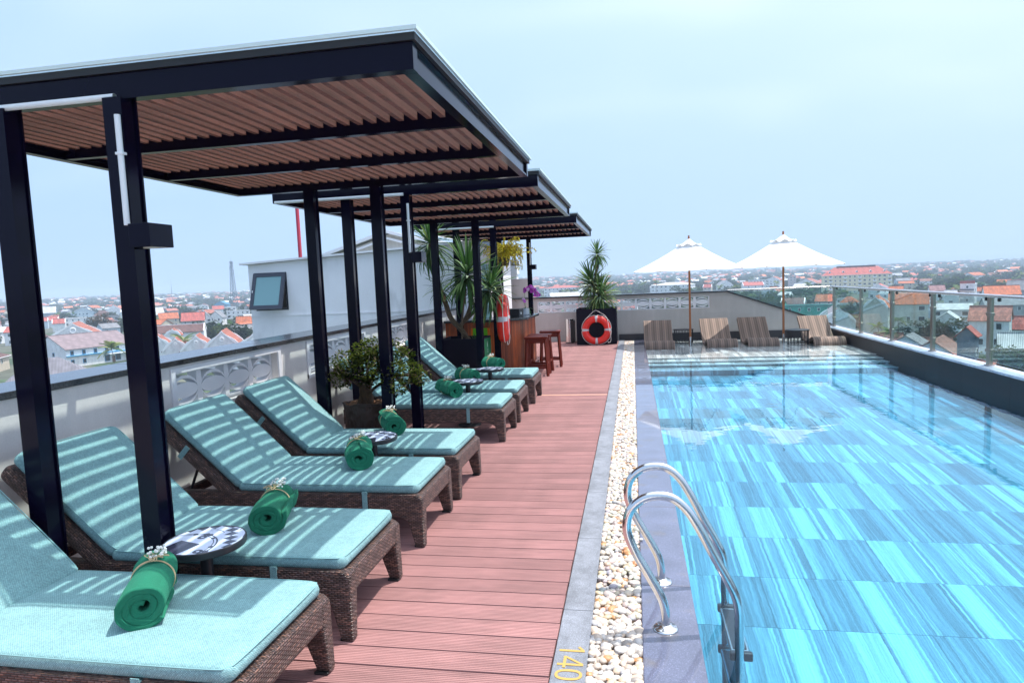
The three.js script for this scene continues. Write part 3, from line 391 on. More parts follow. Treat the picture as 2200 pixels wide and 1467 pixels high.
// ---------------------------------------------------------------- rolled towels with twine and flowers
const terry = [0, 1].map((k) => phys(k ? [0.008, 0.2, 0.115] : [0.009, 0.23, 0.135], 0.95, { sheen: 0.5, sheenColor: lin(0.05, 0.45, 0.28), sheenRoughness: 0.7, map: rep(T.plaster, 5), bumpMap: rep(T.plasterB, 16), bumpScale: 0.003 }));
const twineM = mat([0.5, 0.38, 0.22], 0.9), flowerM = mat([0.78, 0.78, 0.74], 0.7), stemM = mat([0.2, 0.22, 0.08], 0.8);
function makeTowel(label, k) {
  const t = thing('rolled_towel', label, 'towel', [0, 0, 0], 0, 'rolled green towels on the loungers');
  const turns = 2.7, N = 92, r0 = 0.013, r1 = 0.0735, th = 0.0155, out = [], inn = [];
  for (let i = 0; i <= N; i++) { const f = i / N, a = f * turns * 2 * Math.PI + 1.2 + k, r = lerp(r0, r1 - th * 0.25, Math.pow(f, 0.92)) * (1 + 0.05 * Math.sin(a * 2 + k) + 0.04 * (vnoise(a * 1.5 + 9, k + 3) - 0.5)), w = th * (f > 0.96 ? 0.7 : 1) * 0.5; out.push([(r + w) * Math.cos(a), (r + w) * Math.sin(a) * 0.95]); inn.push([Math.max(r - w, 0.002) * Math.cos(a), Math.max(r - w, 0.002) * Math.sin(a) * 0.95]); }
  const s = new THREE.Shape(); [...out, ...inn.reverse()].forEach((p, i) => (i ? s.lineTo(...p) : s.moveTo(...p))); s.closePath();
  const Ln = 0.36, g = flat(new THREE.ExtrudeGeometry(s, { depth: Ln, steps: 14, bevelEnabled: true, bevelThickness: 0.008, bevelSize: 0.0035, bevelSegments: 2 })); g.translate(0, 0, -Ln / 2);
  displace(g, (v) => { const f = (v.z + Ln / 2) / Ln, rad = Math.hypot(v.x, v.y), pinch = 1 - 0.16 * Math.exp(-Math.pow((f - 0.3) / 0.09, 2)), a = Math.atan2(v.y, v.x); const wr = 1 + (rad > 0.05 ? 0.05 : 0.02) * (vnoise(a * 3.2 + 20, f * 5 + k * 3 + 4) - 0.5) + (rad > 0.05 ? 0.025 * Math.sin(a * 7 + k) * Math.exp(-Math.pow((f - 0.32) / 0.2, 2)) : 0); v.x *= pinch * wr; v.y *= pinch * wr; v.y = Math.max(v.y, -0.067); v.x += 0.006 * Math.sin(f * 5 + k); v.z += (f > 0.5 ? -1 : 1) * 0.16 * Math.max(0, 0.058 - rad) * (Math.abs(f - 0.5) > 0.35 ? 1 : 0); v.z += 0.008 * (vnoise(v.x * 30 + 9, v.y * 30 + 9) - 0.5) * (Math.abs(f - 0.5) > 0.4 ? 1 : 0); });
  g.computeVertexNormals(); const q = g;
  part('towel_roll', boxUV(q), terry[k % 2], t, [0, 0.067, 0]);
  const zt = Ln * (0.3 - 0.5), loops = []; for (let j = 0; j < 3; j++) { const a = []; for (let i = 0; i < 18; i++) { const an = i / 18 * 2 * Math.PI; a.push([0.0655 * Math.cos(an), 0.067 + Math.max(0.064 * Math.sin(an), -0.0655), zt + j * 0.006 + 0.004 * Math.sin(an * 2 + j)]); } loops.push(tube(a, 0.0018, 5, 40, true)); }
  for (let j = 0; j < 7; j++) { const an = rr(0, 6.3), l = rr(0.03, 0.055), cx = 0.0, cy = 0.134; loops.push(tube([[cx, cy, zt], [cx + l * 0.6 * Math.cos(an + 0.4), cy + 0.012, zt + l * 0.6 * Math.sin(an + 0.4)], [cx + l * Math.cos(an), cy + 0.004, zt + l * Math.sin(an)], [cx + l * 0.6 * Math.cos(an - 0.4), cy + 0.01, zt + l * 0.6 * Math.sin(an - 0.4)], [cx, cy, zt]], 0.0017, 5, 20)); }
  part('twine', join(loops), twineM, t);
  const fl = [], st = []; for (let j = 0; j < 34; j++) { const x = rr(-0.012, 0.045), z = zt + rr(-0.055, 0.012), y = 0.14 + rr(0, 0.028); fl.push(new THREE.IcosahedronGeometry(rr(0.0035, 0.0062), 0).translate(x, y, z)); if (j % 3 === 0) st.push(bar([0.0, 0.135, zt], [x, y - 0.003, z], 0.0008, 4)); }
  const fs = part('flower_sprig', join(fl), flowerM, t); part('stem', join(st), stemM, fs);
  return t;
}
[[-1.865, -2.2, 0.55, 'rolled green towel on the nearest lounger, tied with twine and white flowers'], [-1.865, -3.1, 0.36, 'rolled green towel on the second lounger, beside the first patterned table'], [-1.865, -4.2, 0.42, 'rolled green towel on the third lounger, in front of the second patterned table'], [-1.985, -5.15, 0.5, 'rolled green towel on the fourth lounger, behind the second patterned table'], [-1.95, -6.82, 0.62, 'rolled green towel on the fifth lounger, first beyond the bonsai'], [-1.98, -7.78, 0.7, 'rolled green towel on the sixth lounger, partly behind a patterned table'], [-1.9, -8.93, 0.75, 'rolled green towel on the farthest lounger, in front of the green menu board']].forEach(([x, z, a, l], i) => { const o = makeTowel(l, i); o.position.set(x, 0.3985, z); o.rotation.y = a; o.scale.set(1.2, 1.18, 1.02); });

// ---------------------------------------------------------------- patterned side tables
{
  const cv = document.createElement('canvas'); cv.width = cv.height = 512; const c = cv.getContext('2d'); c.fillStyle = '#d5dbe8'; c.fillRect(0, 0, 512, 512); c.fillStyle = '#3c3d4c';
  const tri = (...p) => { c.beginPath(); p.forEach(([x, y], i) => (i ? c.lineTo(x, y) : c.moveTo(x, y))); c.closePath(); c.fill(); };
  const quad = (ox, oy, fx, fy) => { c.save(); c.translate(ox, oy); c.scale(fx, fy);
    c.fillStyle = '#3c3d4c'; for (let i = 0; i < 4; i++) { tri([i * 64, 0], [i * 64 + 64, 0], [i * 64 + 32, 40]); tri([0, i * 64], [40, i * 64 + 32], [0, i * 64 + 64]); }
    tri([256, 150], [256, 256], [150, 256]); c.lineWidth = 9; c.strokeStyle = '#3c3d4c'; c.beginPath(); c.arc(256, 256, 190, Math.PI, Math.PI * 1.5); c.stroke(); c.lineWidth = 5; c.beginPath(); c.arc(256, 256, 172, Math.PI, Math.PI * 1.5); c.stroke();
    for (const [x, y, r] of [[150, 150, 26], [112, 132, 17], [132, 112, 17], [90, 190, 14], [190, 90, 14]]) { c.beginPath(); c.arc(x, y, r, 0, 7); c.fill(); } c.fillStyle = '#d5dbe8'; c.beginPath(); c.arc(150, 150, 9, 0, 7); c.fill(); c.lineWidth = 6; c.beginPath(); c.moveTo(40, 120); c.quadraticCurveTo(60, 60, 120, 40); c.stroke(); c.restore(); };
  quad(0, 0, 1, 1); quad(512, 0, -1, 1); quad(0, 512, 1, -1); quad(512, 512, -1, -1);
  const pt = new THREE.CanvasTexture(cv); pt.colorSpace = THREE.SRGBColorSpace; pt.wrapS = pt.wrapT = THREE.RepeatWrapping; pt.offset.set(0.34, 0.22); pt.repeat.set(0.8, 0.8);
  const pm = phys([0.9, 0.92, 1], 0.25, { map: pt });
  const mk = (label, x, z, turn) => { const t = thing('side_table', label, 'side table', [x, 0, z], turn, 'round patterned side tables between loungers');
    part('table_top', pm && new THREE.CircleGeometry(0.168, 48).rotateX(-Math.PI / 2), pm, t, [0, 0.5012, 0]);
    part('rim', new THREE.LatheGeometry([[0.001, 0.47], [0.168, 0.47], [0.174, 0.473], [0.1755, 0.478], [0.1755, 0.498], [0.174, 0.502], [0.169, 0.5025], [0.168, 0.5], [0.001, 0.5]].map((p) => new THREE.Vector2(...p)), 48), M.dark, t);
    part('column', cyl(0.027, 0.027, 0.46, 0, 0.012, 0, 20), M.dark, t); part('base', new THREE.LatheGeometry([[0.001, 0], [0.13, 0], [0.132, 0.006], [0.125, 0.012], [0.03, 0.016], [0.001, 0.016]].map((p) => new THREE.Vector2(...p)), 40), M.dark, t); };
  mk('nearest patterned round side table, between the first and second loungers', -1.912, -2.605, 0.5); mk('patterned round side table between the third and fourth loungers', -1.9, -4.56, 1.1); mk('patterned round side table between the fifth and sixth loungers', -1.84, -7.2, 0.2); mk('farthest patterned round side table, beside the last lounger', -1.8, -8.2, 0.8);
}
// ---------------------------------------------------------------- pool ladder
{
  const t = thing('pool_ladder', 'stainless steel pool ladder with two curved handrails', 'ladder', [0, 0, 0]);
  const path = [[0.11, 0.0], [0.112, 0.06], [0.1, 0.13], [0.04, 0.25], [-0.02, 0.36], [-0.052, 0.46], [-0.035, 0.545], [0.022, 0.6], [0.087, 0.617], [0.15, 0.608], [0.209, 0.56], [0.263, 0.475], [0.328, 0.345], [0.385, 0.235], [0.417, 0.165], [0.43, 0.1], [0.431, 0], [0.431, -0.35], [0.431, -0.75]];
  for (const z of [-2.97, -3.44]) { const r = part('handrail', tube(path.map(([x, y]) => [x, y, z]), 0.0205, 16, 110), M.chrome, t); part('flange', new THREE.LatheGeometry([[0.021, 0.022], [0.03, 0.02], [0.034, 0.012], [0.05, 0.009], [0.056, 0.003], [0.057, 0.0005]].map((p) => new THREE.Vector2(...p)), 32), M.chrome, r, [0.11, 0, z]); }
  for (const y of [-0.12, -0.34, -0.56]) { const s = part('ladder_step', rbx(0.085, 0.022, 0.43, 0.008), M.steel, t, [0.44, y, -3.205]); part('grip_strip', bx(0.06, 0.004, 0.36), M.dark, s, [0, 0.013, 0]); for (const z of [-2.985, -3.425]) part('end_cap', rbx(0.1, 0.04, 0.03, 0.008), M.dark, t, [0.44, y, z]); }
}
// ---------------------------------------------------------------- white parasols in the pool
function makeParasol(label, x, z, turn) {
  const t = thing('parasol', label, 'parasol', [x, 0, z], turn, 'white parasols standing in the pool');
  part('pole', cyl(0.024, 0.022, 2.24, 0, 0.14, 0, 16), M.teak, t); part('pole_sleeve', cyl(0.03, 0.03, 0.22, 0, -0.05, 0, 16), M.steel, t); part('finial', cyl(0.02, 0.018, 0.06, 0, 2.36, 0, 12), M.teak, t);
  const R0 = 1.25, yE = 1.662, yT = 2.2, N = 8;
  const panel = (r0, y0, r1, y1, sag, k, vent) => { const n = 8, m = 6, pos = [], idx = [], uv = []; for (let j = 0; j <= m; j++) for (let i = 0; i <= n; i++) { const f = j / m, r = lerp(r0, r1, f), a0 = (k / N) * 2 * Math.PI, a1 = ((k + 1) / N) * 2 * Math.PI, s = i / n; const X = lerp(Math.cos(a0), Math.cos(a1), s) * r, Z = lerp(Math.sin(a0), Math.sin(a1), s) * r, mid = Math.sin(s * Math.PI); let y = lerp(y0, y1, f) - sag * mid * Math.pow(f, 1.2) - 0.03 * Math.sin(f * Math.PI); if (vent) y += 0.05 * mid * mid * Math.pow(f, 3); pos.push(X * (1 - 0.02 * mid * f), y, Z * (1 - 0.02 * mid * f)); uv.push(s, f); } for (let j = 0; j < m; j++) for (let i = 0; i < n; i++) { const a = j * (n + 1) + i, b = a + 1, c = a + n + 1, d = c + 1; idx.push(a, b, c, b, d, c); } const g = new THREE.BufferGeometry(); g.setAttribute('position', new THREE.Float32BufferAttribute(pos, 3)); g.setAttribute('uv', new THREE.Float32BufferAttribute(uv, 2)); g.setIndex(idx); g.computeVertexNormals(); return g; };
  for (let k = 0; k < N; k++) { part('canopy_panel', panel(0.12, yT + 0.05, R0, yE, 0.018, k), M.canvas, t); part('vent_flap', panel(0.015, 2.355, 0.29, 2.185, 0.0, k, true), M.canvas, t); const a = (k / N) * 2 * Math.PI; part('rib', bar([0.03 * Math.cos(a), yT - 0.02, 0.03 * Math.sin(a)], [R0 * 0.985 * Math.cos(a), yE - 0.012, R0 * 0.985 * Math.sin(a)], 0.008, 6), M.teak, t); part('strut', bar([0.03 * Math.cos(a), 1.75, 0.03 * Math.sin(a)], [0.62 * Math.cos(a), lerp(yT, yE, 0.5) - 0.025, 0.62 * Math.sin(a)], 0.007, 6), M.teak, t); }
  part('hub', join([cyl(0.045, 0.045, 0.06, 0, yT - 0.05, 0, 14), cyl(0.045, 0.045, 0.06, 0, 1.72, 0, 14)]), M.teak, t);
}
makeParasol('left of the two white parasols in the pool', 1.25, -15.4, 0.2); makeParasol('right of the two white parasols in the pool', 3.27, -15.6, 0.32);

// ---------------------------------------------------------------- wicker loungers and tables on the pool shelf
T.stripe = tex(256, 64, (u, v) => { const b = 0.8 + 0.2 * Math.sin(u * Math.PI * 2 * 9) * Math.sin(u * 31), w = 0.7 + 0.3 * Math.abs(Math.sin(v * Math.PI * 32)); const k = b * w; return [182 * k, 156 * k, 140 * k]; });
{
  const wm = mat([1, 0.95, 0.92], 0.7, { map: rep(T.stripe, 1.5, 6), bumpMap: rep(T.weaveB, 7), bumpScale: 0.003 });
  const prof = [[-1.3, 0.485], [-1.2, 0.4], [-1.05, 0.26], [-0.92, 0.14], [-0.8, 0.05], [-0.66, 0.0], [-0.5, 0.0], [-0.34, 0.045], [-0.2, 0.1], [-0.1, 0.11], [-0.01, 0.08], [0.04, 0.02], [0.05, -0.04]], cvp = new THREE.CatmullRomCurve3(prof.map(([z, y]) => V(z, y, 0))).getPoints(44);
  const s = new THREE.Shape(); cvp.forEach((p, i) => (i ? s.lineTo(p.x, p.y) : s.moveTo(p.x, p.y))); [...cvp].reverse().forEach((p, i, a) => { const q = a[Math.min(i + 1, a.length - 1)], o = a[Math.max(i - 1, 0)], dx = o.x - q.x, dy = o.y - q.y, l = Math.hypot(dx, dy) || 1; s.lineTo(p.x + dy / l * 0.045, p.y - dx / l * 0.045); }); s.closePath();
  const g = boxUV(new THREE.ExtrudeGeometry(s, { depth: 0.62, bevelEnabled: true, bevelSize: 0.012, bevelThickness: 0.014, bevelSegments: 3 }).translate(0, 0, -0.31).rotateY(-Math.PI / 2));
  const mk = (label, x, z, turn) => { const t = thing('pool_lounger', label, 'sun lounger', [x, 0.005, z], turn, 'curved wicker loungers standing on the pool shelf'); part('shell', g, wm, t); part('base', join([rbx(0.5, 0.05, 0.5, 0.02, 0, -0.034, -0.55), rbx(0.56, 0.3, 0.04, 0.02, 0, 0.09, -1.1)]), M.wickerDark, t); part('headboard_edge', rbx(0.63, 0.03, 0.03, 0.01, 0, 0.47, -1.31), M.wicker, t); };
  mk('leftmost curved wicker lounger at the far end of the pool', 0.56, -14.95, 0.0); mk('curved wicker lounger right of the first parasol pole, in full sun', 1.9, -15.1, 0.03); mk('curved wicker lounger left of the second parasol pole', 2.76, -15.12, 0.03); mk('rightmost curved wicker lounger, against the glass balustrade', 4.08, -15.05, 0.03);
  const tb = (label, x, z) => { const t = thing('pool_table', label, 'side table', [x, -0.052, z], 0, 'black barred round tables on the pool shelf'); part('table_top', cyl(0.235, 0.235, 0.018, 0, 0.315, 0, 36), M.dark, t); part('ring', new THREE.TorusGeometry(0.215, 0.008, 6, 36).rotateX(Math.PI / 2), M.dark, t, [0, 0.02, 0]); for (let i = 0; i < 18; i++) { const a = i / 18 * 2 * Math.PI; part('rod', cyl(0.007, 0.007, 0.3, 0.215 * Math.cos(a), 0.02, 0.215 * Math.sin(a), 6), M.dark, t); } };
  tb('black barred round table in the pool beside the left parasol', 1.16, -16.25); tb('black barred round table in the pool beside the rightmost wicker lounger', 3.5, -15.3);
}
// ---------------------------------------------------------------- long-leaved plants
const leafG = (L, w, droop, fold, n = 7) => { const pos = [], idx = [], uv = []; for (let i = 0; i <= n; i++) { const f = i / n, a = droop * f * f, W = w * Math.pow(Math.sin(Math.PI * clamp(0.06 + f * 0.94)), 0.6) * (f > 0.97 ? 0.1 : 1); const z = L * f * Math.cos(a * 0.6), y = -L * f * Math.sin(a * 0.6); pos.push(-W, y + fold * W, z, 0, y, z, W, y + fold * W, z); uv.push(0, f, 0.5, f, 1, f); } for (let i = 0; i < n; i++) { const a = i * 3; idx.push(a, a + 1, a + 3, a + 1, a + 4, a + 3, a + 1, a + 2, a + 4, a + 2, a + 5, a + 4); } const g = new THREE.BufferGeometry(); g.setAttribute('position', new THREE.Float32BufferAttribute(pos, 3)); g.setAttribute('uv', new THREE.Float32BufferAttribute(uv, 2)); g.setIndex(idx); g.computeVertexNormals(); return g; };
const strap = [leafG(1, 0.034, 0.12, 0.5), leafG(1, 0.03, 0.3, 0.5), leafG(1, 0.034, 0.5, 0.4), leafG(1, 0.028, 0.05, 0.6), leafG(1, 0.032, 0.75, 0.3)];
const leafM = [[0.04, 0.115, 0.02], [0.065, 0.16, 0.028], [0.03, 0.085, 0.02], [0.2, 0.28, 0.07]].map((c) => phys(c, 0.9, { transmission: 0.3, thickness: 0, side: THREE.DoubleSide }));
function rosette(parent, p, len, n, tilt = [0, 0], lo = -0.75, light = 0.2) {
  const g = new THREE.Group(); g.name = 'leaf_rosette'; g.position.set(...p); g.rotation.set(tilt[0], 0, tilt[1]); parent.add(g);
  for (let i = 0; i < n; i++) { const f = (i + 0.5) / n, el = lerp(1.45, lo, Math.pow(f, 0.8)) + rr(-0.12, 0.12), az = i * 2.39996 + rr(-0.2, 0.2); const o = part('leaf', strap[el > 0.9 ? pick([0, 3]) : el > 0.1 ? pick([0, 1, 2]) : pick([1, 2, 4])], leafM[R() < light ? 3 : Math.floor(R() * 3)], g); const s = len * rr(0.78, 1.08); o.scale.set(s * rr(0.9, 1.2), s, s); o.rotation.order = 'YXZ'; o.rotation.set(-el, az, rr(-0.3, 0.3)); o.position.y = lerp(0.1, -0.12, f) * len; }
  return g;
}
const soilM = mat([0.05, 0.035, 0.025], 1, { bumpMap: rep(T.noise, 6), bumpScale: 0.03 });
function boxPlanter(t, w, h, d, m) { part('planter_box', join([bx(w, h, 0.02, 0, h / 2, d / 2 - 0.01), bx(w, h, 0.02, 0, h / 2, -d / 2 + 0.01), bx(0.02, h, d - 0.041, w / 2 - 0.01, h / 2, 0), bx(0.02, h, d - 0.041, -w / 2 + 0.01, h / 2, 0), bx(w - 0.042, 0.02, d - 0.042, 0, 0.012, 0)]), m, t); part('soil', bx(w - 0.042, 0.04, d - 0.042, 0, h - 0.09, 0), soilM, t); }
const planterM = phys([0.008, 0.007, 0.016], 0.6, { specularIntensity: 0.2 });
{
  const t = thing('potted_dracaena', 'tall dracaena with three leaf heads in the square black planter by the far parapet', 'plant', [-0.86, 0, -16.3]);
  boxPlanter(t, 0.94, 0.845, 0.9, planterM);
  part('trunk', join([tube([[0.05, 0.75, 0.02], [0.06, 1.1, 0], [-0.02, 1.5, 0], [0.02, 1.8, 0], [0.04, 2.12, 0.0]], 0.032, 8, 20), tube([[-0.02, 0.75, 0], [-0.06, 1.2, 0.02], [-0.08, 1.5, 0.05]], 0.03, 8, 12), tube([[0.1, 0.75, 0.05], [0.08, 1.0, 0.1], [0.08, 1.12, 0.14]], 0.03, 8, 10)]), M.bark, t);
  rosette(t, [0.04, 2.12, 0], 0.38, 120, [0, 0], -1.1); rosette(t, [-0.1, 1.42, 0.05], 0.58, 120, [0.12, 0.25], -0.5); rosette(t, [0.08, 1.13, 0.14], 0.58, 190, [0.2, -0.1], -1.1, 0.34);
}
{
  const t = thing('potted_dracaena', 'large branching dracaena in a wide black planter beside the last turquoise lounger', 'plant', [-2.55, 0, -9.99]);
  boxPlanter(t, 0.66, 0.75, 0.58, planterM);
  part('trunk', join([tube([[0.08, 0.66, 0], [-0.05, 0.85, 0], [-0.22, 1.05, 0], [-0.3, 1.3, 0], [-0.42, 1.7, 0.02], [-0.49, 2.2, 0]], 0.04, 9, 26), tube([[-0.1, 0.9, 0], [0.05, 1.1, 0.02], [0.12, 1.3, 0.05], [0.1, 1.7, 0.05]], 0.032, 8, 18), tube([[0.0, 1.0, 0.02], [0.2, 1.2, 0.0], [0.36, 1.45, -0.02]], 0.028, 8, 14), tube([[-0.27, 1.2, 0], [-0.33, 1.38, 0.06], [-0.34, 1.5, 0.1]], 0.02, 7, 10), tube([[-0.02, 0.68, 0.16], [0.0, 1.1, 0.14], [0.06, 1.5, 0.08]], 0.016, 7, 12)]), M.bark, t);
  rosette(t, [-0.5, 2.2, 0], 0.5, 120, [0.05, 0.1], -1.25, 0.12); rosette(t, [0.08, 1.7, 0.06], 0.6, 130, [0.1, -0.1], -0.9, 0.1); rosette(t, [0.38, 1.46, -0.02], 0.5, 120, [0.1, -0.35], -1.3, 0.16); rosette(t, [-0.34, 1.52, 0.1], 0.34, 40, [0.2, 0.3], -0.9, 0.3);
  const tuft = rosette(t, [0.16, 0.68, 0.1], 0.15, 16, [0, 0], 0.3, 0.3);
}
{ // bonsai in a rough brown pot
  const t = thing('bonsai_tree', 'small leafy bonsai in a rough brown pot between the fourth and fifth loungers', 'plant', [-2.37, 0, -5.6]);
  const lg = new THREE.LatheGeometry([[0.001, 0], [0.14, 0], [0.165, 0.08], [0.175, 0.25], [0.185, 0.42], [0.205, 0.55], [0.215, 0.575], [0.2, 0.575], [0.18, 0.52], [0.001, 0.52]].map((p) => new THREE.Vector2(...p)), 40); displace(lg, (v) => { const a = Math.atan2(v.z, v.x), k = 1 + 0.07 * (vnoise(a * 4 + 20, v.y * 9 + 4) - 0.5) + 0.05 * Math.sin(a * 7) * clamp(v.y * 2); v.x *= k; v.z *= k; if (v.y > 0.5) v.y += 0.025 * (vnoise(a * 3 + 9, 5) - 0.5); }); lg.computeVertexNormals();
  part('pot', lg, mat([0.045, 0.02, 0.014], 0.7, { bumpMap: rep(T.noise, 5, 3), bumpScale: 0.03 }), t);
  const chips = []; for (let i = 0; i < 240; i++) { const r = 0.185 * Math.sqrt(R()), a = rr(0, 6.3); chips.push(new THREE.BoxGeometry(rr(0.012, 0.03), rr(0.006, 0.014), rr(0.008, 0.018)).rotateY(rr(0, 3)).rotateX(rr(-0.6, 0.6)).translate(r * Math.cos(a), 0.535 + rr(0, 0.03), r * Math.sin(a))); }
  const ch = part('bark_chips', join(chips), mat([0.24, 0.12, 0.06], 0.9), t); ch.userData = { kind: 'stuff' };
  const limbs = [[[0, 0.53, 0], [0.02, 0.62, 0.02], [-0.02, 0.7, 0], [0.03, 0.82, 0.02], [0.02, 0.98, 0]], [[0.0, 0.6, 0], [0.1, 0.7, 0.05], [0.3, 0.8, 0.02], [0.5, 0.8, 0.04]], [[0, 0.66, 0], [-0.1, 0.76, 0.03], [-0.24, 0.84, 0]], [[0.02, 0.74, 0], [0.14, 0.9, -0.05], [0.25, 1.02, -0.06]], [[0, 0.7, 0], [0.02, 0.85, 0.18], [0.1, 0.9, 0.28]], [[0, 0.72, 0], [-0.05, 0.85, -0.18], [-0.08, 0.95, -0.25]]];
  part('trunk', join([tube([[0, 0.5, 0], [0.01, 0.58, 0.01], [-0.01, 0.68, 0], [0.02, 0.78, 0]], 0.055, 10, 14), tube([[0.06, 0.52, 0.04], [0.03, 0.6, 0.02], [0.0, 0.68, 0]], 0.03, 8, 8), tube([[-0.06, 0.52, 0.05], [-0.03, 0.62, 0.02], [0.0, 0.7, 0]], 0.03, 8, 8), ...limbs.map((l) => tube(l, 0.014, 6, 16))]), mat([0.3, 0.2, 0.11], 0.9, { map: rep(T.bark, 2, 4) }), t);
  const blobs = [[0, 1.0, 0, 0.16], [-0.14, 0.95, 0.08, 0.14], [-0.25, 0.86, 0, 0.13], [0.14, 0.97, 0.06, 0.15], [0.26, 1.03, -0.05, 0.13], [0.28, 0.86, 0.08, 0.14], [0.42, 0.83, 0.02, 0.14], [0.52, 0.79, 0.06, 0.11], [0.1, 0.88, 0.26, 0.15], [-0.08, 0.92, -0.24, 0.14], [0.05, 1.06, -0.1, 0.12], [-0.18, 0.78, 0.12, 0.1], [0.36, 0.72, 0.16, 0.1], [0.16, 0.8, 0.2, 0.11], [0.3, 0.94, -0.18, 0.12]];
  leafCloud(t, 'foliage', blobs.map(([x, y, z, r]) => [x, y, z, r * 0.92]), 4600, 0.022, 0.036, [[0.22, 0.36, 0.05], [0.32, 0.44, 0.08], [0.15, 0.27, 0.04], [0.42, 0.5, 0.13]]);
  const tw = []; for (const [x, y, z, r] of blobs) for (let i = 0; i < 4; i++) { const a = rr(0, 6.3), e = rr(-0.5, 1.2); tw.push(bar([x * 0.8, y - 0.06, z * 0.8], [x + r * Math.cos(a) * Math.cos(e), y + r * Math.sin(e), z + r * Math.sin(a) * Math.cos(e)], 0.0025, 4)); }
  part('twigs', join(tw), mat([0.36, 0.28, 0.18], 0.9), t);
}
function leafCloud(parent, name, blobs, n, l0, l1, tones, shell = 0.55, asp = 0.55) {      // many small leaf faces spread through several clumps, one mesh per tone
  const tot = blobs.reduce((s, b) => s + b[3] ** 2, 0);
  tones.forEach((c, ti) => {
    const pos = [], nor = [], m = new THREE.Matrix4(), e = new THREE.Euler(), v = V(), nn = V();
    for (const [bx_, by, bz, r, sy = 0.8] of blobs) { const cnt = Math.round(n / tones.length * r * r / tot); for (let i = 0; i < cnt; i++) {
      const z = rr(-1, 1), a = rr(0, 6.2832), q = Math.sqrt(1 - z * z), k = r * (shell + (1 - shell) * Math.pow(R(), 0.6)) * (0.82 + 0.36 * vnoise(z * 3 + 9, a * 2 + bx_ * 5 + 30)); const P = [bx_ + k * q * Math.cos(a), by + k * sy * z, bz + k * q * Math.sin(a)];
      e.set(rr(-1.3, 0.6), rr(0, 6.3), rr(-0.7, 0.7)); m.makeRotationFromEuler(e); const l = rr(l0, l1), w = l * asp * 0.5;
      for (const [x, y, zz] of [[-w * 0.2, 0, 0], [w, 0, l * 0.5], [0, 0, l], [-w * 0.2, 0, 0], [0, 0, l], [-w, 0, l * 0.5]]) { v.set(x, y, zz).applyMatrix4(m); pos.push(P[0] + v.x, P[1] + v.y, P[2] + v.z); nn.set(0, 1, 0).applyMatrix4(m); nor.push(nn.x, nn.y, nn.z); }
    } }
    const g = new THREE.BufferGeometry(); g.setAttribute('position', new THREE.Float32BufferAttribute(pos, 3)); g.setAttribute('normal', new THREE.Float32BufferAttribute(nor, 3)); g.setAttribute('uv', new THREE.Float32BufferAttribute(new Float32Array(pos.length / 3 * 2), 2));
    const o = part(name, g, leafMat(c), parent); o.userData = { kind: 'stuff' };
  });
}
function leafMat(c) { leafMat.c ??= new Map(); const k = c.join(); if (!leafMat.c.has(k)) leafMat.c.set(k, phys(c, 0.95, { transmission: 0.32, thickness: 0, side: THREE.DoubleSide })); return leafMat.c.get(k); }
{ // hanging plant with yellow-green strings of leaves
  const t = thing('hanging_plant', 'yellow green trailing plant hanging under the farthest pergola', 'plant', [-2.28, 0, -12.0]);
  part('hanger', join([bar([0, 2.2, 0], [0, 2.44, 0], 0.004, 5), bar([0, 2.2, 0], [0.1, 2.02, 0], 0.003, 4), bar([0, 2.2, 0], [-0.06, 2.02, 0.09], 0.003, 4), bar([0, 2.2, 0], [-0.06, 2.02, -0.09], 0.003, 4)]), M.dark, t);
  part('pot', new THREE.LatheGeometry([[0.001, 1.86], [0.08, 1.86], [0.11, 2.02], [0.1, 2.02], [0.001, 1.98]].map((p) => new THREE.Vector2(...p)), 24), mat([0.08, 0.06, 0.03], 0.8), t);
  const st = [], lv = []; for (let i = 0; i < 120; i++) { const a = rr(0, 6.28), l = rr(0.14, i < 26 ? 0.62 : 0.4), up = rr(0.05, i % 3 ? 0.3 : 0.44), dr = i < 26 ? rr(-0.05, 0.12) : rr(0.0, 0.42); const P = [[0, 2.0, 0], [0.45 * l * Math.cos(a), 2.0 + up * 0.7, 0.45 * l * Math.sin(a)], [l * 0.85 * Math.cos(a), 2.0 + up - dr * 0.25, l * 0.85 * Math.sin(a)], [l * Math.cos(a), 2.0 + up - dr, l * Math.sin(a)]]; st.push(tube(P, 0.0035, 4, 10)); const c = new THREE.CatmullRomCurve3(P.map((p) => V(...p))); for (let k = 4; k < 26; k++) { const q = c.getPoint(k / 26); lv.push(new THREE.OctahedronGeometry(rr(0.01, 0.02), 0).scale(1, 0.6, 1).rotateZ(rr(0, 3)).translate(q.x + rr(-0.014, 0.014), q.y + rr(-0.014, 0.014), q.z + rr(-0.014, 0.014))); } }
  part('stems', join(st), mat([0.3, 0.25, 0.05], 0.8), t); const f = part('leaf_strings', join(lv), mat([0.78, 0.64, 0.03], 0.7), t); f.userData = { kind: 'stuff' };
}
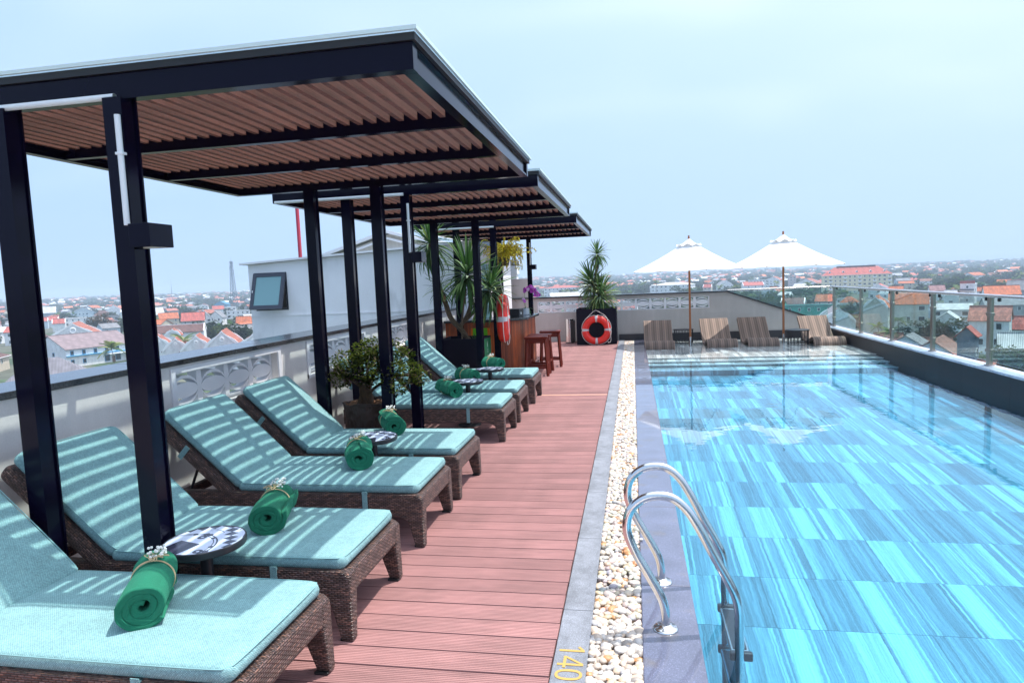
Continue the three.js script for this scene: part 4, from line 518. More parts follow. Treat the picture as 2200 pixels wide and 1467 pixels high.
// ---------------------------------------------------------------- bar, stools and things on it
{
  const t = thing('bar_counter', 'curved wooden bar counter with a dark stone top under the farthest pergola', 'bar', [0, 0, 0]);
  const plan = [[-3.15, -10.98], [-2.9, -10.98], [-2.6, -10.98], [-2.35, -10.99]]; for (let i = 1; i <= 12; i++) { const a = i / 12 * Math.PI / 2; plan.push([-2.35 + 0.5 * Math.sin(a), -11.5 + 0.51 * Math.cos(a)]); } for (let i = 1; i <= 6; i++) plan.push([-1.85 + 0.02 * i / 6, -11.5 - i * 0.175]);
  const strip = (off, y0, y1) => { const pos = [], uv = [], idx = []; let L = 0; plan.forEach((p, i) => { const q = plan[Math.min(i + 1, plan.length - 1)], o = plan[Math.max(i - 1, 0)], dx = q[0] - o[0], dz = q[1] - o[1], l = Math.hypot(dx, dz), nx = -dz / l, nz = dx / l; if (i) L += Math.hypot(p[0] - plan[i - 1][0], p[1] - plan[i - 1][1]); const s = nx * 1 + nz * 1 > 0 ? 1 : 1; pos.push(p[0] + nx * off, y0, p[1] + nz * off, p[0] + nx * off, y1, p[1] + nz * off); uv.push(L, y0, L, y1); }); for (let i = 0; i < plan.length - 1; i++) { const a = i * 2; idx.push(a, a + 2, a + 1, a + 1, a + 2, a + 3); } const g = new THREE.BufferGeometry(); g.setAttribute('position', new THREE.Float32BufferAttribute(pos, 3)); g.setAttribute('uv', new THREE.Float32BufferAttribute(uv, 2)); g.setIndex(idx); g.computeVertexNormals(); return g; };
  const wm = M.barWood.clone(); wm.side = THREE.DoubleSide;
  part('wood_front', strip(0, 0.08, 0.915), wm, t); part('kick_board', strip(0.04, 0, 0.08), M.black, t);
  const pl = new THREE.Shape(), off = plan.map((p, i) => { const q = plan[Math.min(i + 1, plan.length - 1)], o = plan[Math.max(i - 1, 0)], dx = q[0] - o[0], dz = q[1] - o[1], l = Math.hypot(dx, dz); return [p[0] - (-dz / l) * 0.07 * -1, p[1] - (dx / l) * 0.07 * -1]; });
  off.forEach(([x, z], i) => (i ? pl.lineTo(x, -z) : pl.moveTo(x, -z))); pl.lineTo(-2.35, 12.6); pl.lineTo(-2.5, 11.7); pl.lineTo(-3.15, 11.55); pl.closePath();
  part('counter_top', boxUV(new THREE.ExtrudeGeometry(pl, { depth: 0.03, bevelEnabled: true, bevelSize: 0.005, bevelThickness: 0.005, bevelSegments: 2 }).rotateX(-Math.PI / 2)), M.granite, t, [0, 0.92, 0]);
  part('end_board', b2(-2.3, -1.86, 0.02, 0.9, -12.57, -12.54), M.barWood, t);
  const bb = thing('cash_box', 'black box standing on the bar counter beside the orchid', 'box', [-2.07, 0.956, -11.62], -0.12); part('box_body', rbx(0.27, 0.14, 0.26, 0.006, 0, 0.07, 0), M.black, bb); part('white_label', bx(0.002, 0.04, 0.05, 0.1362, 0.06, 0.02), mat([0.75, 0.75, 0.75], 0.6), bb);
  const ms = (label, x, z, turn) => { const s = thing('bar_stool', label, 'stool', [x, 0, z], turn, 'dark red wooden stools at the bar'); const h = 0.655; const seat = new RoundedBoxGeometry(0.38, 0.035, 0.3, 3, 0.012); displace(seat, (v) => { v.y += 0.09 * v.x * v.x * 4 * 0.28; }); seat.computeVertexNormals(); part('seat', boxUV(seat), M.redWood, s, [0, h - 0.02, 0]);
    for (const sx of [-1, 1]) for (const sz of [-1, 1]) part('leg', beam([sx * 0.15, h - 0.03, sz * 0.1], [sx * 0.185, 0, sz * 0.145], 0.036, 0.036), M.redWood, s);
    for (const sx of [-1, 1]) part('apron', bx(0.022, 0.07, 0.2, sx * 0.153, h - 0.075, 0), M.redWood, s); for (const sz of [-1, 1]) part('apron', bx(0.28, 0.07, 0.022, 0, h - 0.075, sz * 0.103), M.redWood, s);
    for (const sx of [-1, 1]) part('stretcher', bx(0.022, 0.03, 0.25, sx * 0.174, 0.2, 0), M.redWood, s); for (const sz of [-1, 1]) part('stretcher', bx(0.33, 0.03, 0.022, 0, 0.14, sz * 0.132), M.redWood, s); };
  ms('nearest dark red wooden bar stool, in front of the two others', -1.595, -10.98, 0.05); ms('middle dark red wooden bar stool, tucked close behind the nearest one', -1.59, -11.36, -0.04); ms('farthest dark red wooden bar stool, apart from the others', -1.5, -12.1, 0.08);
}
{
  const t = thing('potted_orchid', 'purple orchid in a white pot on the bar counter', 'plant', [-1.94, 0.956, -12.2]);
  part('pot', new THREE.LatheGeometry([[0.001, 0], [0.05, 0], [0.056, 0.02], [0.06, 0.12], [0.054, 0.12], [0.05, 0.1], [0.001, 0.1]].map((p) => new THREE.Vector2(...p)), 28), mat([0.75, 0.77, 0.8], 0.4), t); part('saucer', cyl(0.07, 0.075, 0.012, 0, 0.0003, 0, 28), mat([0.75, 0.77, 0.8], 0.4), t);
  part('flower_stem', join([tube([[0, 0.1, 0], [-0.02, 0.3, 0.01], [0.0, 0.44, 0.02], [0.09, 0.5, 0.05], [0.19, 0.44, 0.08], [0.23, 0.36, 0.1]], 0.004, 5, 24), tube([[0, 0.1, 0], [-0.03, 0.2, 0.02], [-0.02, 0.28, 0.04]], 0.004, 5, 10)]), mat([0.08, 0.16, 0.04], 0.6), t);
  const lf = leafG(1, 0.13, 1.3, 0.25, 9); for (const [a, l] of [[1.4, 0.26], [-1.6, 0.22], [-0.5, 0.2], [2.6, 0.18]]) { const o = part('leaf', lf, leafM[2], t, [0, 0.11, 0], [-0.35, a, 0]); o.scale.setScalar(l); }
  const pet = (r) => { const g = []; for (let i = 0; i < 5; i++) { const a = i / 5 * 6.283; g.push(new THREE.SphereGeometry(r, 6, 4).scale(1, 1, 0.25).translate(r * 1.1 * Math.cos(a), r * 1.1 * Math.sin(a), 0)); } return join(g); }; const pg = pet(0.017), pm = [mat([0.4, 0.02, 0.36], 0.6), mat([0.55, 0.1, 0.5], 0.6), mat([0.68, 0.42, 0.64], 0.6)];
  const spots = [[-0.02, 0.42], [0.0, 0.48], [0.04, 0.5], [0.06, 0.46], [0.09, 0.51], [0.11, 0.47], [0.14, 0.49], [0.16, 0.45], [0.19, 0.45], [0.2, 0.4], [0.17, 0.41], [0.23, 0.38], [0.22, 0.34], [0.25, 0.35], [0.13, 0.43], [-0.03, 0.28], [-0.01, 0.26], [0.01, 0.46], [0.19, 0.36]];
  spots.forEach(([x, y]) => part('flower', pg, pm[R() < 0.5 ? 0 : R() < 0.7 ? 1 : 2], t, [x + rr(-0.01, 0.01), y + rr(-0.01, 0.01), 0.04 + rr(-0.03, 0.07)], [rr(-0.6, 0.4), rr(-0.6, 0.8), rr(0, 3)]));
}
function lifebuoy(label, p, rot, Rm, r, ropes) {
  const t = thing('lifebuoy', label, 'lifebuoy', p, 0, 'orange lifebuoys'); t.rotation.set(...rot);
  part('ring', new THREE.TorusGeometry(Rm, r, 18, 56), phys([0.7, 0.02, 0.01], 0.42, { clearcoat: 0.1, bumpMap: rep(T.plasterB, 8, 2), bumpScale: 0.001 }), t);
  const bm = mat([0.5, 0.5, 0.52], 0.5); for (let k = 0; k < 4; k++) part('band', new THREE.TorusGeometry(Rm, r + 0.0035, 18, 5, 0.2).rotateZ(k * Math.PI / 2 - 0.1), bm, t);
  const rp = mat([0.75, 0.72, 0.68], 0.9), O = Rm + r + 0.006, seg = []; for (let k = 0; k < 4; k++) { const a = []; for (let i = 0; i <= 6; i++) { const an = k * Math.PI / 2 + 0.08 + i / 6 * (Math.PI / 2 - 0.16), q = O + 0.012 * Math.sin(i / 6 * Math.PI); a.push([q * Math.cos(an), q * Math.sin(an), 0.02]); } seg.push(tube(a, 0.006, 6, 16)); }
  part('rope', join([...seg, ...ropes.map((r_) => tube(r_, 0.006, 6, 20))]), rp, t); return t;
}
lifebuoy('orange lifebuoy leaning on the square black planter at the far end of the deck', [-0.855, 0.352, -15.765], [-0.12, 0, 0], 0.262, 0.08, [[[-0.26, 0.25, 0.06], [-0.12, 0.38, 0.05], [-0.02, 0.46, 0.03], [0.1, 0.4, 0.05], [0.24, 0.29, 0.07], [0.29, 0.05, 0.1], [0.33, -0.15, 0.09], [0.32, -0.29, 0.05], [0.26, -0.3, 0.08]]]);
lifebuoy('orange lifebuoy hanging on a pergola post in front of the bar', [-2.02, 1.01, -10.36], [0, 1.69, 0], 0.295, 0.085, [[[-0.02, 0.3, 0.05], [0.0, 0.45, 0.0], [0.02, 0.62, -0.03]], [[-0.24, 0.2, 0.09], [-0.33, -0.02, 0.1], [-0.24, -0.22, 0.1], [-0.14, -0.29, 0.1], [-0.08, -0.4, 0.08], [0.0, -0.42, 0.05], [0.06, -0.37, 0.05]]]);
{
  const t = thing('litter_bin', 'slim polished steel bin against the far parapet beside the black planter', 'bin', [-1.55, 0, -16.42]); part('bin_body', cyl(0.105, 0.105, 0.55, 0, 0.02, 0, 28), M.steel, t); part('base_ring', cyl(0.108, 0.108, 0.02, 0, 0, 0, 28), M.black, t); part('lid', join([cyl(0.108, 0.108, 0.02, 0, 0.57, 0, 28)]), M.steel, t); part('dark_reflection_slab', bx(0.09, 0.53, 0.19, 0.085, 0.29, 0), M.black, t);  // black slab added on the bin for the dark reflection in its steel
  const c = thing('caution_sign', 'lime green folding sign with orange edges in front of the bar', 'sign', [-2.5, 0, -10.78]);
  const tr = (m, s, z, n) => { const q = new THREE.Shape(); [[-0.17 * s, 0], [0.17 * s, 0], [0.14 * s, 0.8], [-0.14 * s, 0.8]].forEach((p, i) => (i ? q.lineTo(...p) : q.moveTo(...p))); return part(n, new THREE.ExtrudeGeometry(q, { depth: 0.012, bevelEnabled: false }), m, c, [0, 0.03, z]); }; tr(mat([0.8, 0.2, 0.01], 0.5), 1.12, 0, 'edge_board'); tr(mat([0.16, 0.62, 0.01], 0.5), 0.86, 0.0022, 'sign_panel'); part('rear_leg', beam([0, 0.8, 0], [0, 0, -0.16], 0.24, 0.012), mat([0.16, 0.62, 0.01], 0.5), c);
  // menu board on the planter's right side
  const cv = document.createElement('canvas'); cv.width = 384; cv.height = 512; const x = cv.getContext('2d'); x.fillStyle = '#0b6b45'; x.fillRect(0, 0, 384, 512); x.fillStyle = '#137a50'; for (let i = 0; i < 60; i++) x.fillRect(hash2(i, 1) * 384, hash2(i, 2) * 512, 60, 30); x.strokeStyle = '#e6f2ea'; x.fillStyle = '#e6f2ea'; x.lineWidth = 5; x.beginPath(); x.ellipse(192, 70, 12, 34, 0, 0, 7); x.stroke(); x.fillRect(188, 58, 8, 50); for (let i = 0; i < 3; i++) x.fillRect(176, 130 + i * 16, 40, 5); x.lineWidth = 4; x.beginPath(); x.moveTo(90, 232); x.lineTo(190, 232); x.moveTo(205, 232); x.lineTo(300, 232); x.stroke(); x.fillRect(60, 214, 30, 30); x.fillRect(296, 214, 26, 28); for (let c0 = 0; c0 < 3; c0++) for (let i = 0; i < 12; i++) x.fillRect([52, 190, 290][c0], 262 + i * 19, [34, 64, 22][c0] * (0.5 + 0.5 * hash2(i, c0)), 7);
  const mt = new THREE.CanvasTexture(cv); mt.colorSpace = THREE.SRGBColorSpace; const b = thing('menu_board', 'green board with white lettering on the right side of the wide black planter', 'sign', [-2.2165, 0, -9.99], Math.PI / 2); part('board', bx(0.5, 0.66, 0.008, 0, 0.4, -0.001), mat([0.02, 0.2, 0.12], 0.5), b); part('print', new THREE.PlaneGeometry(0.496, 0.656), phys([1, 1, 1], 0.35, { map: mt }), b, [0, 0.4, 0.0042]);
}
// ---------------------------------------------------------------- rooms beyond the parapet
{
  const t = thing('service_room', 'white flat roofed service room with an open awning window, beyond the parapet', 'building', [0, 0, 0]);
  const s = new THREE.Shape(); [[-7.55, -1.2], [-3.0, -1.2], [-3.0, 2.32], [-7.55, 2.11]].forEach((p, i) => (i ? s.lineTo(...p) : s.moveTo(...p))); const h = new THREE.Path(); [[-7.44, 1.195], [-6.73, 1.195], [-6.73, 1.945], [-7.44, 1.945]].forEach((p, i) => (i ? h.lineTo(...p) : h.moveTo(...p))); s.holes.push(h);
  part('wall', new THREE.ExtrudeGeometry(s, { depth: 0.16, bevelEnabled: false }), M.roomWhite, t, [0, 0, -12.46]);
  part('wall', b2(-7.55, -7.4, -1.2, 2.1, -17.4, -12.462), M.roomWhite, t); part('wall', b2(-3.15, -3.0, 0.0, 2.3, -16.6, -12.462), M.roomWhite, t); part('wall', b2(-7.4, -3.15, -1.2, 2.1, -17.4, -17.25), M.roomWhite, t);
  part('ledge', b2(-7.56, -3.4, 1.08, 1.102, -12.3, -12.285), M.roomWhite, t);
  { const q = new THREE.Shape(); [[-7.68, 2.112], [-2.9, 2.332], [-2.9, 2.37], [-7.68, 2.15]].forEach((p, i) => (i ? q.lineTo(...p) : q.moveTo(...p))); part('roof_slab', boxUV(new THREE.ExtrudeGeometry(q, { depth: 5.3, bevelEnabled: false })), M.roomWhite, t, [0, 0, -17.5]); }
  part('eave', b2(-2.9, -2.82, 2.3, 2.4, -17.2, -12.28), M.steelPaint, t);
  part('floor', b2(-7.4, -3.15, -1.2, -1.05, -17.25, -12.462), M.roomWhite, t);
  const w = new THREE.Group(); w.name = 'awning_window'; w.position.set(-7.085, 1.93, -12.29); w.rotation.x = -0.33; t.add(w); const fm = mat([0.05, 0.055, 0.075], 0.4), wd = 0.69, hh = 0.74;
  part('sash', join([bx(wd, 0.075, 0.04, 0, -0.0375, 0), bx(wd, 0.075, 0.04, 0, -hh + 0.0375, 0), bx(0.075, hh - 0.15, 0.04, -wd / 2 + 0.0375, -hh / 2, 0), bx(0.075, hh - 0.15, 0.04, wd / 2 - 0.0375, -hh / 2, 0)]), fm, w); part('pane', bx(wd - 0.15, hh - 0.15, 0.008, 0, -hh / 2, 0.004), phys([0.2, 0.36, 0.38], 0.08, {}), w); part('latch', rbx(0.012, 0.05, 0.02, 0.003), M.conduit, w, [-wd / 2 + 0.03, -0.38, 0.026]);
  part('window_frame', join([b2(-7.44, -6.73, 1.195, 1.235, -12.44, -12.31), b2(-7.44, -6.73, 1.905, 1.945, -12.44, -12.31), b2(-7.44, -7.4, 1.235, 1.905, -12.44, -12.31), b2(-6.77, -6.73, 1.235, 1.905, -12.44, -12.31)]), fm, t);
  const d = part('door', bx(0.04, 1.95, 0.8), mat([0.06, 0.2, 0.22], 0.4), t, [-2.985, 0.98, -13.5]); part('door_frame', join([bx(0.06, 2.0, 0.06, 0, 0.02, 0.43), bx(0.06, 2.0, 0.06, 0, 0.02, -0.43), bx(0.06, 0.06, 0.92, 0, 1.0, 0)]), mat([0.7, 0.7, 0.72], 0.6), d); part('handle', rbx(0.05, 0.02, 0.1, 0.006), M.steel, d, [0.04, 0, 0.3]);
  part('wall_light', rbx(0.1, 0.16, 0.12, 0.006), mat([0.12, 0.06, 0.05], 0.5), t, [-2.94, 1.72, -12.75]);
  const v = thing('roof_vent', 'small white louvred vent cowl on the roof beyond the farthest pergola', 'vent', [-3.15, 0, -17.6]); part('cowl', join([bx(0.34, 0.22, 0.4, 0, 1.86, 0), beam([0, 1.98, -0.24], [0, 2.12, 0.2], 0.42, 0.03), bx(0.3, 1.9, 0.3, 0, 0.9, 0)]), M.whitePaint, v); for (let i = 0; i < 4; i++) part('louvre', bx(0.35, 0.012, 0.03, 0, 1.79 + i * 0.045, 0.205), M.conduit, v);
  const gb = thing('gabled_roof', 'pale gabled metal roof with white fascia boards behind the service room', 'building', [-7.48, 0, -20]);
  for (const sx of [-1, 1]) { const gr = beam([0, 3.22, -3], [0, 3.22, -3.001], 1, 1); const g = new THREE.BufferGeometry(); const q = new THREE.Shape(); [[0, 3.29], [sx * 2.6, 2.52], [sx * 2.6, 2.47], [0, 3.24]].forEach((p, i) => (i ? q.lineTo(...p) : q.moveTo(...p))); part('roof_slope', boxUV(new THREE.ExtrudeGeometry(q, { depth: 6, bevelEnabled: false })), mat([0.5, 0.52, 0.55], 0.5, { map: rep(T.rib, 1, 1) }), gb, [0, 0, -6]); for (const [o, hgt] of [[0, 0.1], [-0.22, 0.07]]) { const f = new THREE.Shape(); [[0, 3.31 + o], [sx * 2.62, 2.54 + o], [sx * 2.62, 2.54 + o - hgt], [0, 3.31 + o - hgt]].forEach((p, i) => (i ? f.lineTo(...p) : f.moveTo(...p))); part('fascia', new THREE.ExtrudeGeometry(f, { depth: 0.05, bevelEnabled: false }), M.whitePaint, gb, [0, 0, 0.002 + (o ? -0.06 : 0)]); } }
  { const q = new THREE.Shape(); [[-2.3, 1.2], [2.3, 1.2], [2.3, 2.5], [0, 3.2], [-2.3, 2.5]].forEach((p, i) => (i ? q.lineTo(...p) : q.moveTo(...p))); part('gable_wall', new THREE.ExtrudeGeometry(q, { depth: 0.1, bevelEnabled: false }), M.plaster, gb, [0, 0, -0.4]); part('wall', b2(-2.3, 2.3, GY, 1.19, -6, -0.3), M.plaster, gb); }
  const rp = thing('red_mast', 'thin red painted mast rising behind the service room', 'mast', [-8.44, 0, -16.2]); part('pole', cyl(0.05, 0.045, 6.2, 0, -1.2, 0, 10), mat([0.42, 0.03, 0.06], 0.5), rp); part('foot', cyl(0.1, 0.1, 1.0, 0, -1.3, 0, 10), M.plaster, rp); part('footing', b2(-0.4, 0.4, GY, -1.2, -0.4, 0.4), M.plaster, rp);
}
const TOWN = [
  [-136.8, -135.7, 0.79, 15.4, 11.5, -16.5, -12.2, 'hip','x','grey','white','house with a broad mauve grey roof just below the parapet'],
  [-188.2, -201.7, 0.75, 23.4, 17.6, -15.0, -10.7, 'gable','x','mauve','white','long white house with a mauve roof and blue trimmed windows'],
  [-232.8, -246.1, 0.76, 19.4, 26, -15.0, -8.6, 'gable','z','redmix','white','white gable with white edged red tile roof, behind the long white house'],
  [-285.1, -275.8, 0.8, 11.3, 8.5, -16.5, -12.9, 'hip','x','brown','white','low house with a dark brown hip roof at the left edge of the view'],
  [-150.8, -192.0, 0.67, 7.0, 10.5, -15.0, -11.5, 'gable','z','redmix','white','first small white gable of the row, beside the pergola post'],
  [-136.7, -181.3, 0.65, 7.1, 10.7, -15.0, -11.4, 'gable','z','redmix','white','second white gable of the row, with a moulded disc'],
  [-129.0, -180.6, 0.62, 8.6, 12.9, -15.0, -10.7, 'gable','z','redmix','white','third white gable of the row, behind the nearest palm'],
  [-121.8, -183.0, 0.59, 10.9, 16.4, -15.0, -9.7, 'gable','z','redmix','white','fourth and largest white gable of the row'],
  [-108.5, -178.5, 0.55, 11.6, 17.3, -15.0, -10.3, 'gable','z','redmix','white','last white gable of the row, next to the service room'],
  [-174.2, -218.7, 0.67, 5.7, 8.5, -15.0, -12.3, 'gable','z','redmix','white','small white gable at the back left of the row'],
  [-186.5, -245.6, 0.65, 5.9, 8.8, -15.0, -12.5, 'gable','z','redmix','white','small white gable in front of the long brown roof'],
  [-198.6, -265.2, 0.64, 21.0, 15.8, -15.0, -12.1, 'gable','x','brown','white','long house with a brown tiled roof and white ridge, behind the row of white gables'],
  [-308.3, -382.3, 0.68, 8.4, 6.3, -15.0, -11.9, 'gable','x','orange','pinkw','house with an orange roof carrying a water heater, left of the balcony house'],
  [-319.3, -416.5, 0.65, 12.0, 9.0, -15.0, -11.3, 'gable','x','orange','cream','house with an orange roof and cream balcony columns'],
  [-270.1, -375.2, 0.62, 12.9, 9.7, -15.0, -10.3, 'gable','x','red','greyw','weathered grey house with a dull red roof, right of the balcony house'],
  [-281.5, -400.7, 0.61, 11.0, 16.5, -15.0, -9.5, 'gable','z','greyr','white','white house with a zigzag of two grey gables, left of the pair'],
  [-274.0, -405.9, 0.59, 8.4, 12.7, -15.0, -10.8, 'gable','z','greyr','white','white house with a zigzag of two grey gables, right of the pair'],
  [-403.0, -506.8, 0.67, 15.6, 11.7, -15.0, -9.2, 'gable','x','white','teal','blue green house with a white roof beyond the orange roofs'],
  [-414.7, -526.6, 0.67, 11.5, 8.7, -15.0, -10.7, 'gable','x','red','bluew','pale blue house with a dark red roof beside the blue green house'],
  [-207.5, -330.9, 0.56, 7.9, 5.9, -15.0, -12.0, 'gable','x','orange','white','house with a bright orange roof next to the service room'],
  [-154.5, -244.1, 0.56, 8.5, 6.4, -15.0, -11.8, 'gable','x','greyr','blue','blue walled shed with a grey roof next to the service room'],
  [-331.2, -519.8, 0.57, 18.1, 13.6, -14.8, -11.0, 'flat','x','white','white','low white house with two dark windows below the radio mast'],
  [-406.5, -603.5, 0.59, 10.5, 7.9, -15.0, -11.9, 'gable','x','red','white','small white house with a red roof left of the low white house'],
  [-504.8, -758.4, 0.59, 14.7, 22.1, -13.6, -9.6, 'gable','z','blue','blue','bright blue gabled house below the radio mast'],
  [-452.8, -445.6, 0.79, 9.4, 7.0, -15.0, -12.9, 'gable','x','red','bluew','pale blue house with a red roof, leftmost of its row'],
  [-455.4, -457.7, 0.78, 10.0, 7.5, -15.0, -12.5, 'gable','x','red','white','white house with a red roof and lean-to, second of its row'],
  [-390.8, -399.1, 0.77, 7.4, 5.6, -15.0, -12.2, 'gable','x','red','white','white house with a red roof, third of its row'],
  [-451.1, -476.7, 0.76, 16.1, 12.1, -14.8, -11.1, 'flat','x','white','white','white flat roofed house with dark windows, beyond the white gable'],
  [-641.8, -640.4, 0.79, 17.7, 13.3, -13.2, -6.6, 'gable','x','white','blueg','blue grey house with a pale roof, beyond the row of red roofs'],
  [-610.9, -657.2, 0.75, 23.9, 26, -15.0, -8.8, 'gable','z','greyr','bluew','wide pale blue gable with a grey roof between the pergola posts'],
  [-514.0, -576.8, 0.73, 15.5, 11.6, -16.5, -11.6, 'hip','x','brown','greyw','grey house with a brown hip roof beside the near pergola post'],
  [-597.4, -688.4, 0.71, 15.7, 23.5, -15.0, -8.0, 'gable','z','redmix','white','white gable next to the near pergola post'],
  [-82.3, -812.5, 0.1, 43.2, 26, -10.0, -1.8, 'hotel','x','red','white','white three storey hotel behind the tall dracaena'],
  [-56.1, -566.0, 0.1, 27.0, 20.2, -15.0, -10.6, 'gable','x','white','white','large white roofed hall in front of the white three storey hotel'],
  [-69.0, -546.1, 0.13, 12.1, 9.1, -14.8, -11.1, 'flat','x','white','white','white boxy house left of the tall dracaena'],
  [-64.7, -649.3, 0.1, 7.2, 5.4, -15.0, -12.4, 'gable','x','orange','white','little house with an orange roof beside two palms'],
  [41.3, -711.5, -0.06, 39.8, 26, -10.0, -0.7, 'hotel','x','white','white','long white hotel under the left parasol'],
  [47.2, -806.0, -0.06, 7.9, 5.9, -15.0, -12.0, 'gable','x','red','white','red roofed house in front of the long white hotel'],
  [59.6, -672.9, -0.09, 10.0, 7.5, -14.8, -11.1, 'flat','x','white','bluew','pale house with arched dark windows beside the left parasol pole'],
  [108.7, -838.2, -0.13, 15.7, 23.6, -15.0, -9.0, 'gable','z','greyr','white','big white gable between the two parasol poles'],
  [81.3, -763.0, -0.11, 8.8, 6.6, -15.0, -11.7, 'gable','x','red','cream','cream house with a red roof left of the big white gable'],
  [130.6, -776.8, -0.17, 21.5, 16.1, -15.0, -11.6, 'gable','x','red','white','white house with a red roof right of the big white gable'],
  [159.0, -895.2, -0.18, 24.7, 18.5, -11.4, -7.5, 'flat','x','white','white','modern white house with dark glazing between the parasol poles'],
  [177.2, -894.8, -0.2, 16.2, 24.3, -12.1, -7.5, 'gable','z','redmix','white','white house with striped red roofs left of the right parasol pole'],
  [182.0, -747.5, -0.24, 20.6, 26, -15.0, -9.3, 'gable','z','redmix','white','white house with red roof edges left of the yellow hotel'],
  [195.1, -881.7, -0.22, 8.0, 6.0, -8.3, -5.3, 'flat','x','red','pinkw','reddish block right of the right parasol pole'],
  [180.5, -592.5, -0.3, 49.8, 18, -5.5, 0.9, 'bighotel','x','red','yellow','large yellow hotel with a red roof'],
  [75.7, -311.2, -0.24, 18.9, 14.2, -14.8, -13.2, 'flat','x','greyg','green','green walled flat roofed shed behind the slanting parapet'],
  [62.8, -225.3, -0.27, 9.2, 13.8, -15.0, -11.0, 'gable','z','greyr','white','white gabled house behind the corner of the glass balustrade'],
  [75.9, -340.6, -0.22, 10.2, 7.6, -15.0, -12.5, 'gable','x','brown','greyw','low house with a brown roof among the trees beyond the parapet'],
  [95.0, -357.4, -0.26, 8.4, 6.3, -15.0, -11.9, 'gable','x','orange','greyw','grey house with an orange roof behind the balustrade corner post'],
  [107.1, -361.3, -0.29, 8.1, 6.1, -16.5, -13.5, 'hip','x','orange','blueg','blue grey house with an orange hip roof behind the glass'],
  [67.7, -203.7, -0.32, 6.1, 9.1, -10.0, -7.0, 'gable','z','orange','beige','tall beige house with an orange roof behind the glass, narrow end toward the pool'],
  [87.6, -235.4, -0.36, 10.8, 8.1, -11.0, -7.6, 'gable','x','orange','beige','broad beige house with an orange roof behind the glass'],
  [119.9, -309.0, -0.37, 9.8, 14.8, -15.0, -11.9, 'gable','z','brown','bluew','pale blue gable with a brown roof beside the broad beige house'],
  [167.0, -498.6, -0.32, 12.1, 18.2, -15.0, -11.2, 'gable','z','red','white','white gable with a bright red roof in front of the yellow hotel'],
  [165.5, -464.0, -0.34, 7.7, 5.8, -15.0, -12.4, 'gable','x','orange','white','small white house with an orange roof right of the red gable'],
  [164.9, -455.1, -0.35, 5.8, 4.3, -14.8, -12.6, 'flat','x','white','white','small white box house above the handrail'],
  [179.4, -441.0, -0.39, 8.0, 6.0, -15.0, -12.0, 'gable','x','pink','white','white house with a pink roof left of the three storey house'],
  [177.5, -397.7, -0.42, 6.6, 4.9, -10.5, -8.1, 'tower','x','red','white','three storey white house with a red parapet and balconies'],
  [168.8, -394.8, -0.4, 5.4, 8.0, -15.0, -12.3, 'gable','z','orange','white','white house with an orange roof just left of the three storey house'],
  [162.4, -382.7, -0.4, 5.2, 3.9, -15.0, -13.0, 'gable','x','white','white','low white roofed house below the three storey house'],
  [192.6, -417.1, -0.43, 4.7, 3.5, -15.0, -13.2, 'gable','x','orange','white','orange roofed house just right of the three storey house'],
  [178.2, -367.0, -0.45, 14.2, 10.7, -15.0, -11.1, 'gable','x','orange','white','long orange roof at the right edge of the view'],
  [211.3, -413.4, -0.47, 13.1, 9.8, -15.0, -10.1, 'gable','x','greyr','greyw','grey roofed house at the far right above the orange roof'],
  [57.2, -127.9, -0.42, 2.6, 3.9, -11.0, -9.7, 'gable','z','red','slate','slate grey walled house with a salmon roof, gable end'],
  [76.5, -161.4, -0.44, 7.1, 5.3, -11.0, -8.4, 'gable','x','salmon','white','white balcony house with a large salmon roof behind the glass'],
  [89.1, -211.2, -0.4, 6.2, 9.2, -15.0, -12.6, 'gable','z','white','white','white house with a folded white metal roof behind the glass'],
  [111.4, -261.7, -0.4, 12.2, 9.2, -15.0, -13.1, 'gable','x','white','white','long shed with a pale metal roof behind the glass'],
  [136.5, -279.7, -0.45, 12.5, 9.4, -15.0, -12.6, 'gable','x','greyr','greyw','grey metal roofed shed at the right edge behind the handrail'],
  [73.4, -143.8, -0.47, 6.7, 5.0, -15.0, -12.6, 'gable','x','white','white','white house with a white metal roof at the right edge'],
  [92.8, -182.5, -0.47, 7.2, 5.4, -15.0, -12.4, 'gable','x','red','white','red roof with white verge at the right edge, above the white metal roof'],
  [57.9, -154.9, -0.36, 5.0, 7.5, -15.0, -13.4, 'gable','z','greyr','bluew','pale blue gable with a ribbed grey roof low behind the glass'],
  [63.4, -154.8, -0.39, 8.8, 13.2, -17.4, -14.3, 'gable','z','redold','bluew','pale gable with an old red tiled roof low behind the glass'],
  [67.3, -164.4, -0.39, 5.2, 3.9, -17.4, -15.4, 'gable','x','redold','white','old red tiled roof behind the low pale gable'],
  [63.5, -182.9, -0.33, 6.1, 4.6, -17.4, -15.7, 'gable','x','redold','white','low old red tiled roof left of the ribbed grey roof'],
  [57.8, -128.3, -0.42, 7.2, 5.4, -17.4, -15.5, 'gable','x','redold','white','lowest red tiled roof right behind the glass'],
  [47.0, -148.0, -0.31, 7.5, 5.6, -14.8, -12.0, 'flat','x','white','white','white flat roofed annex low behind the glass']
];
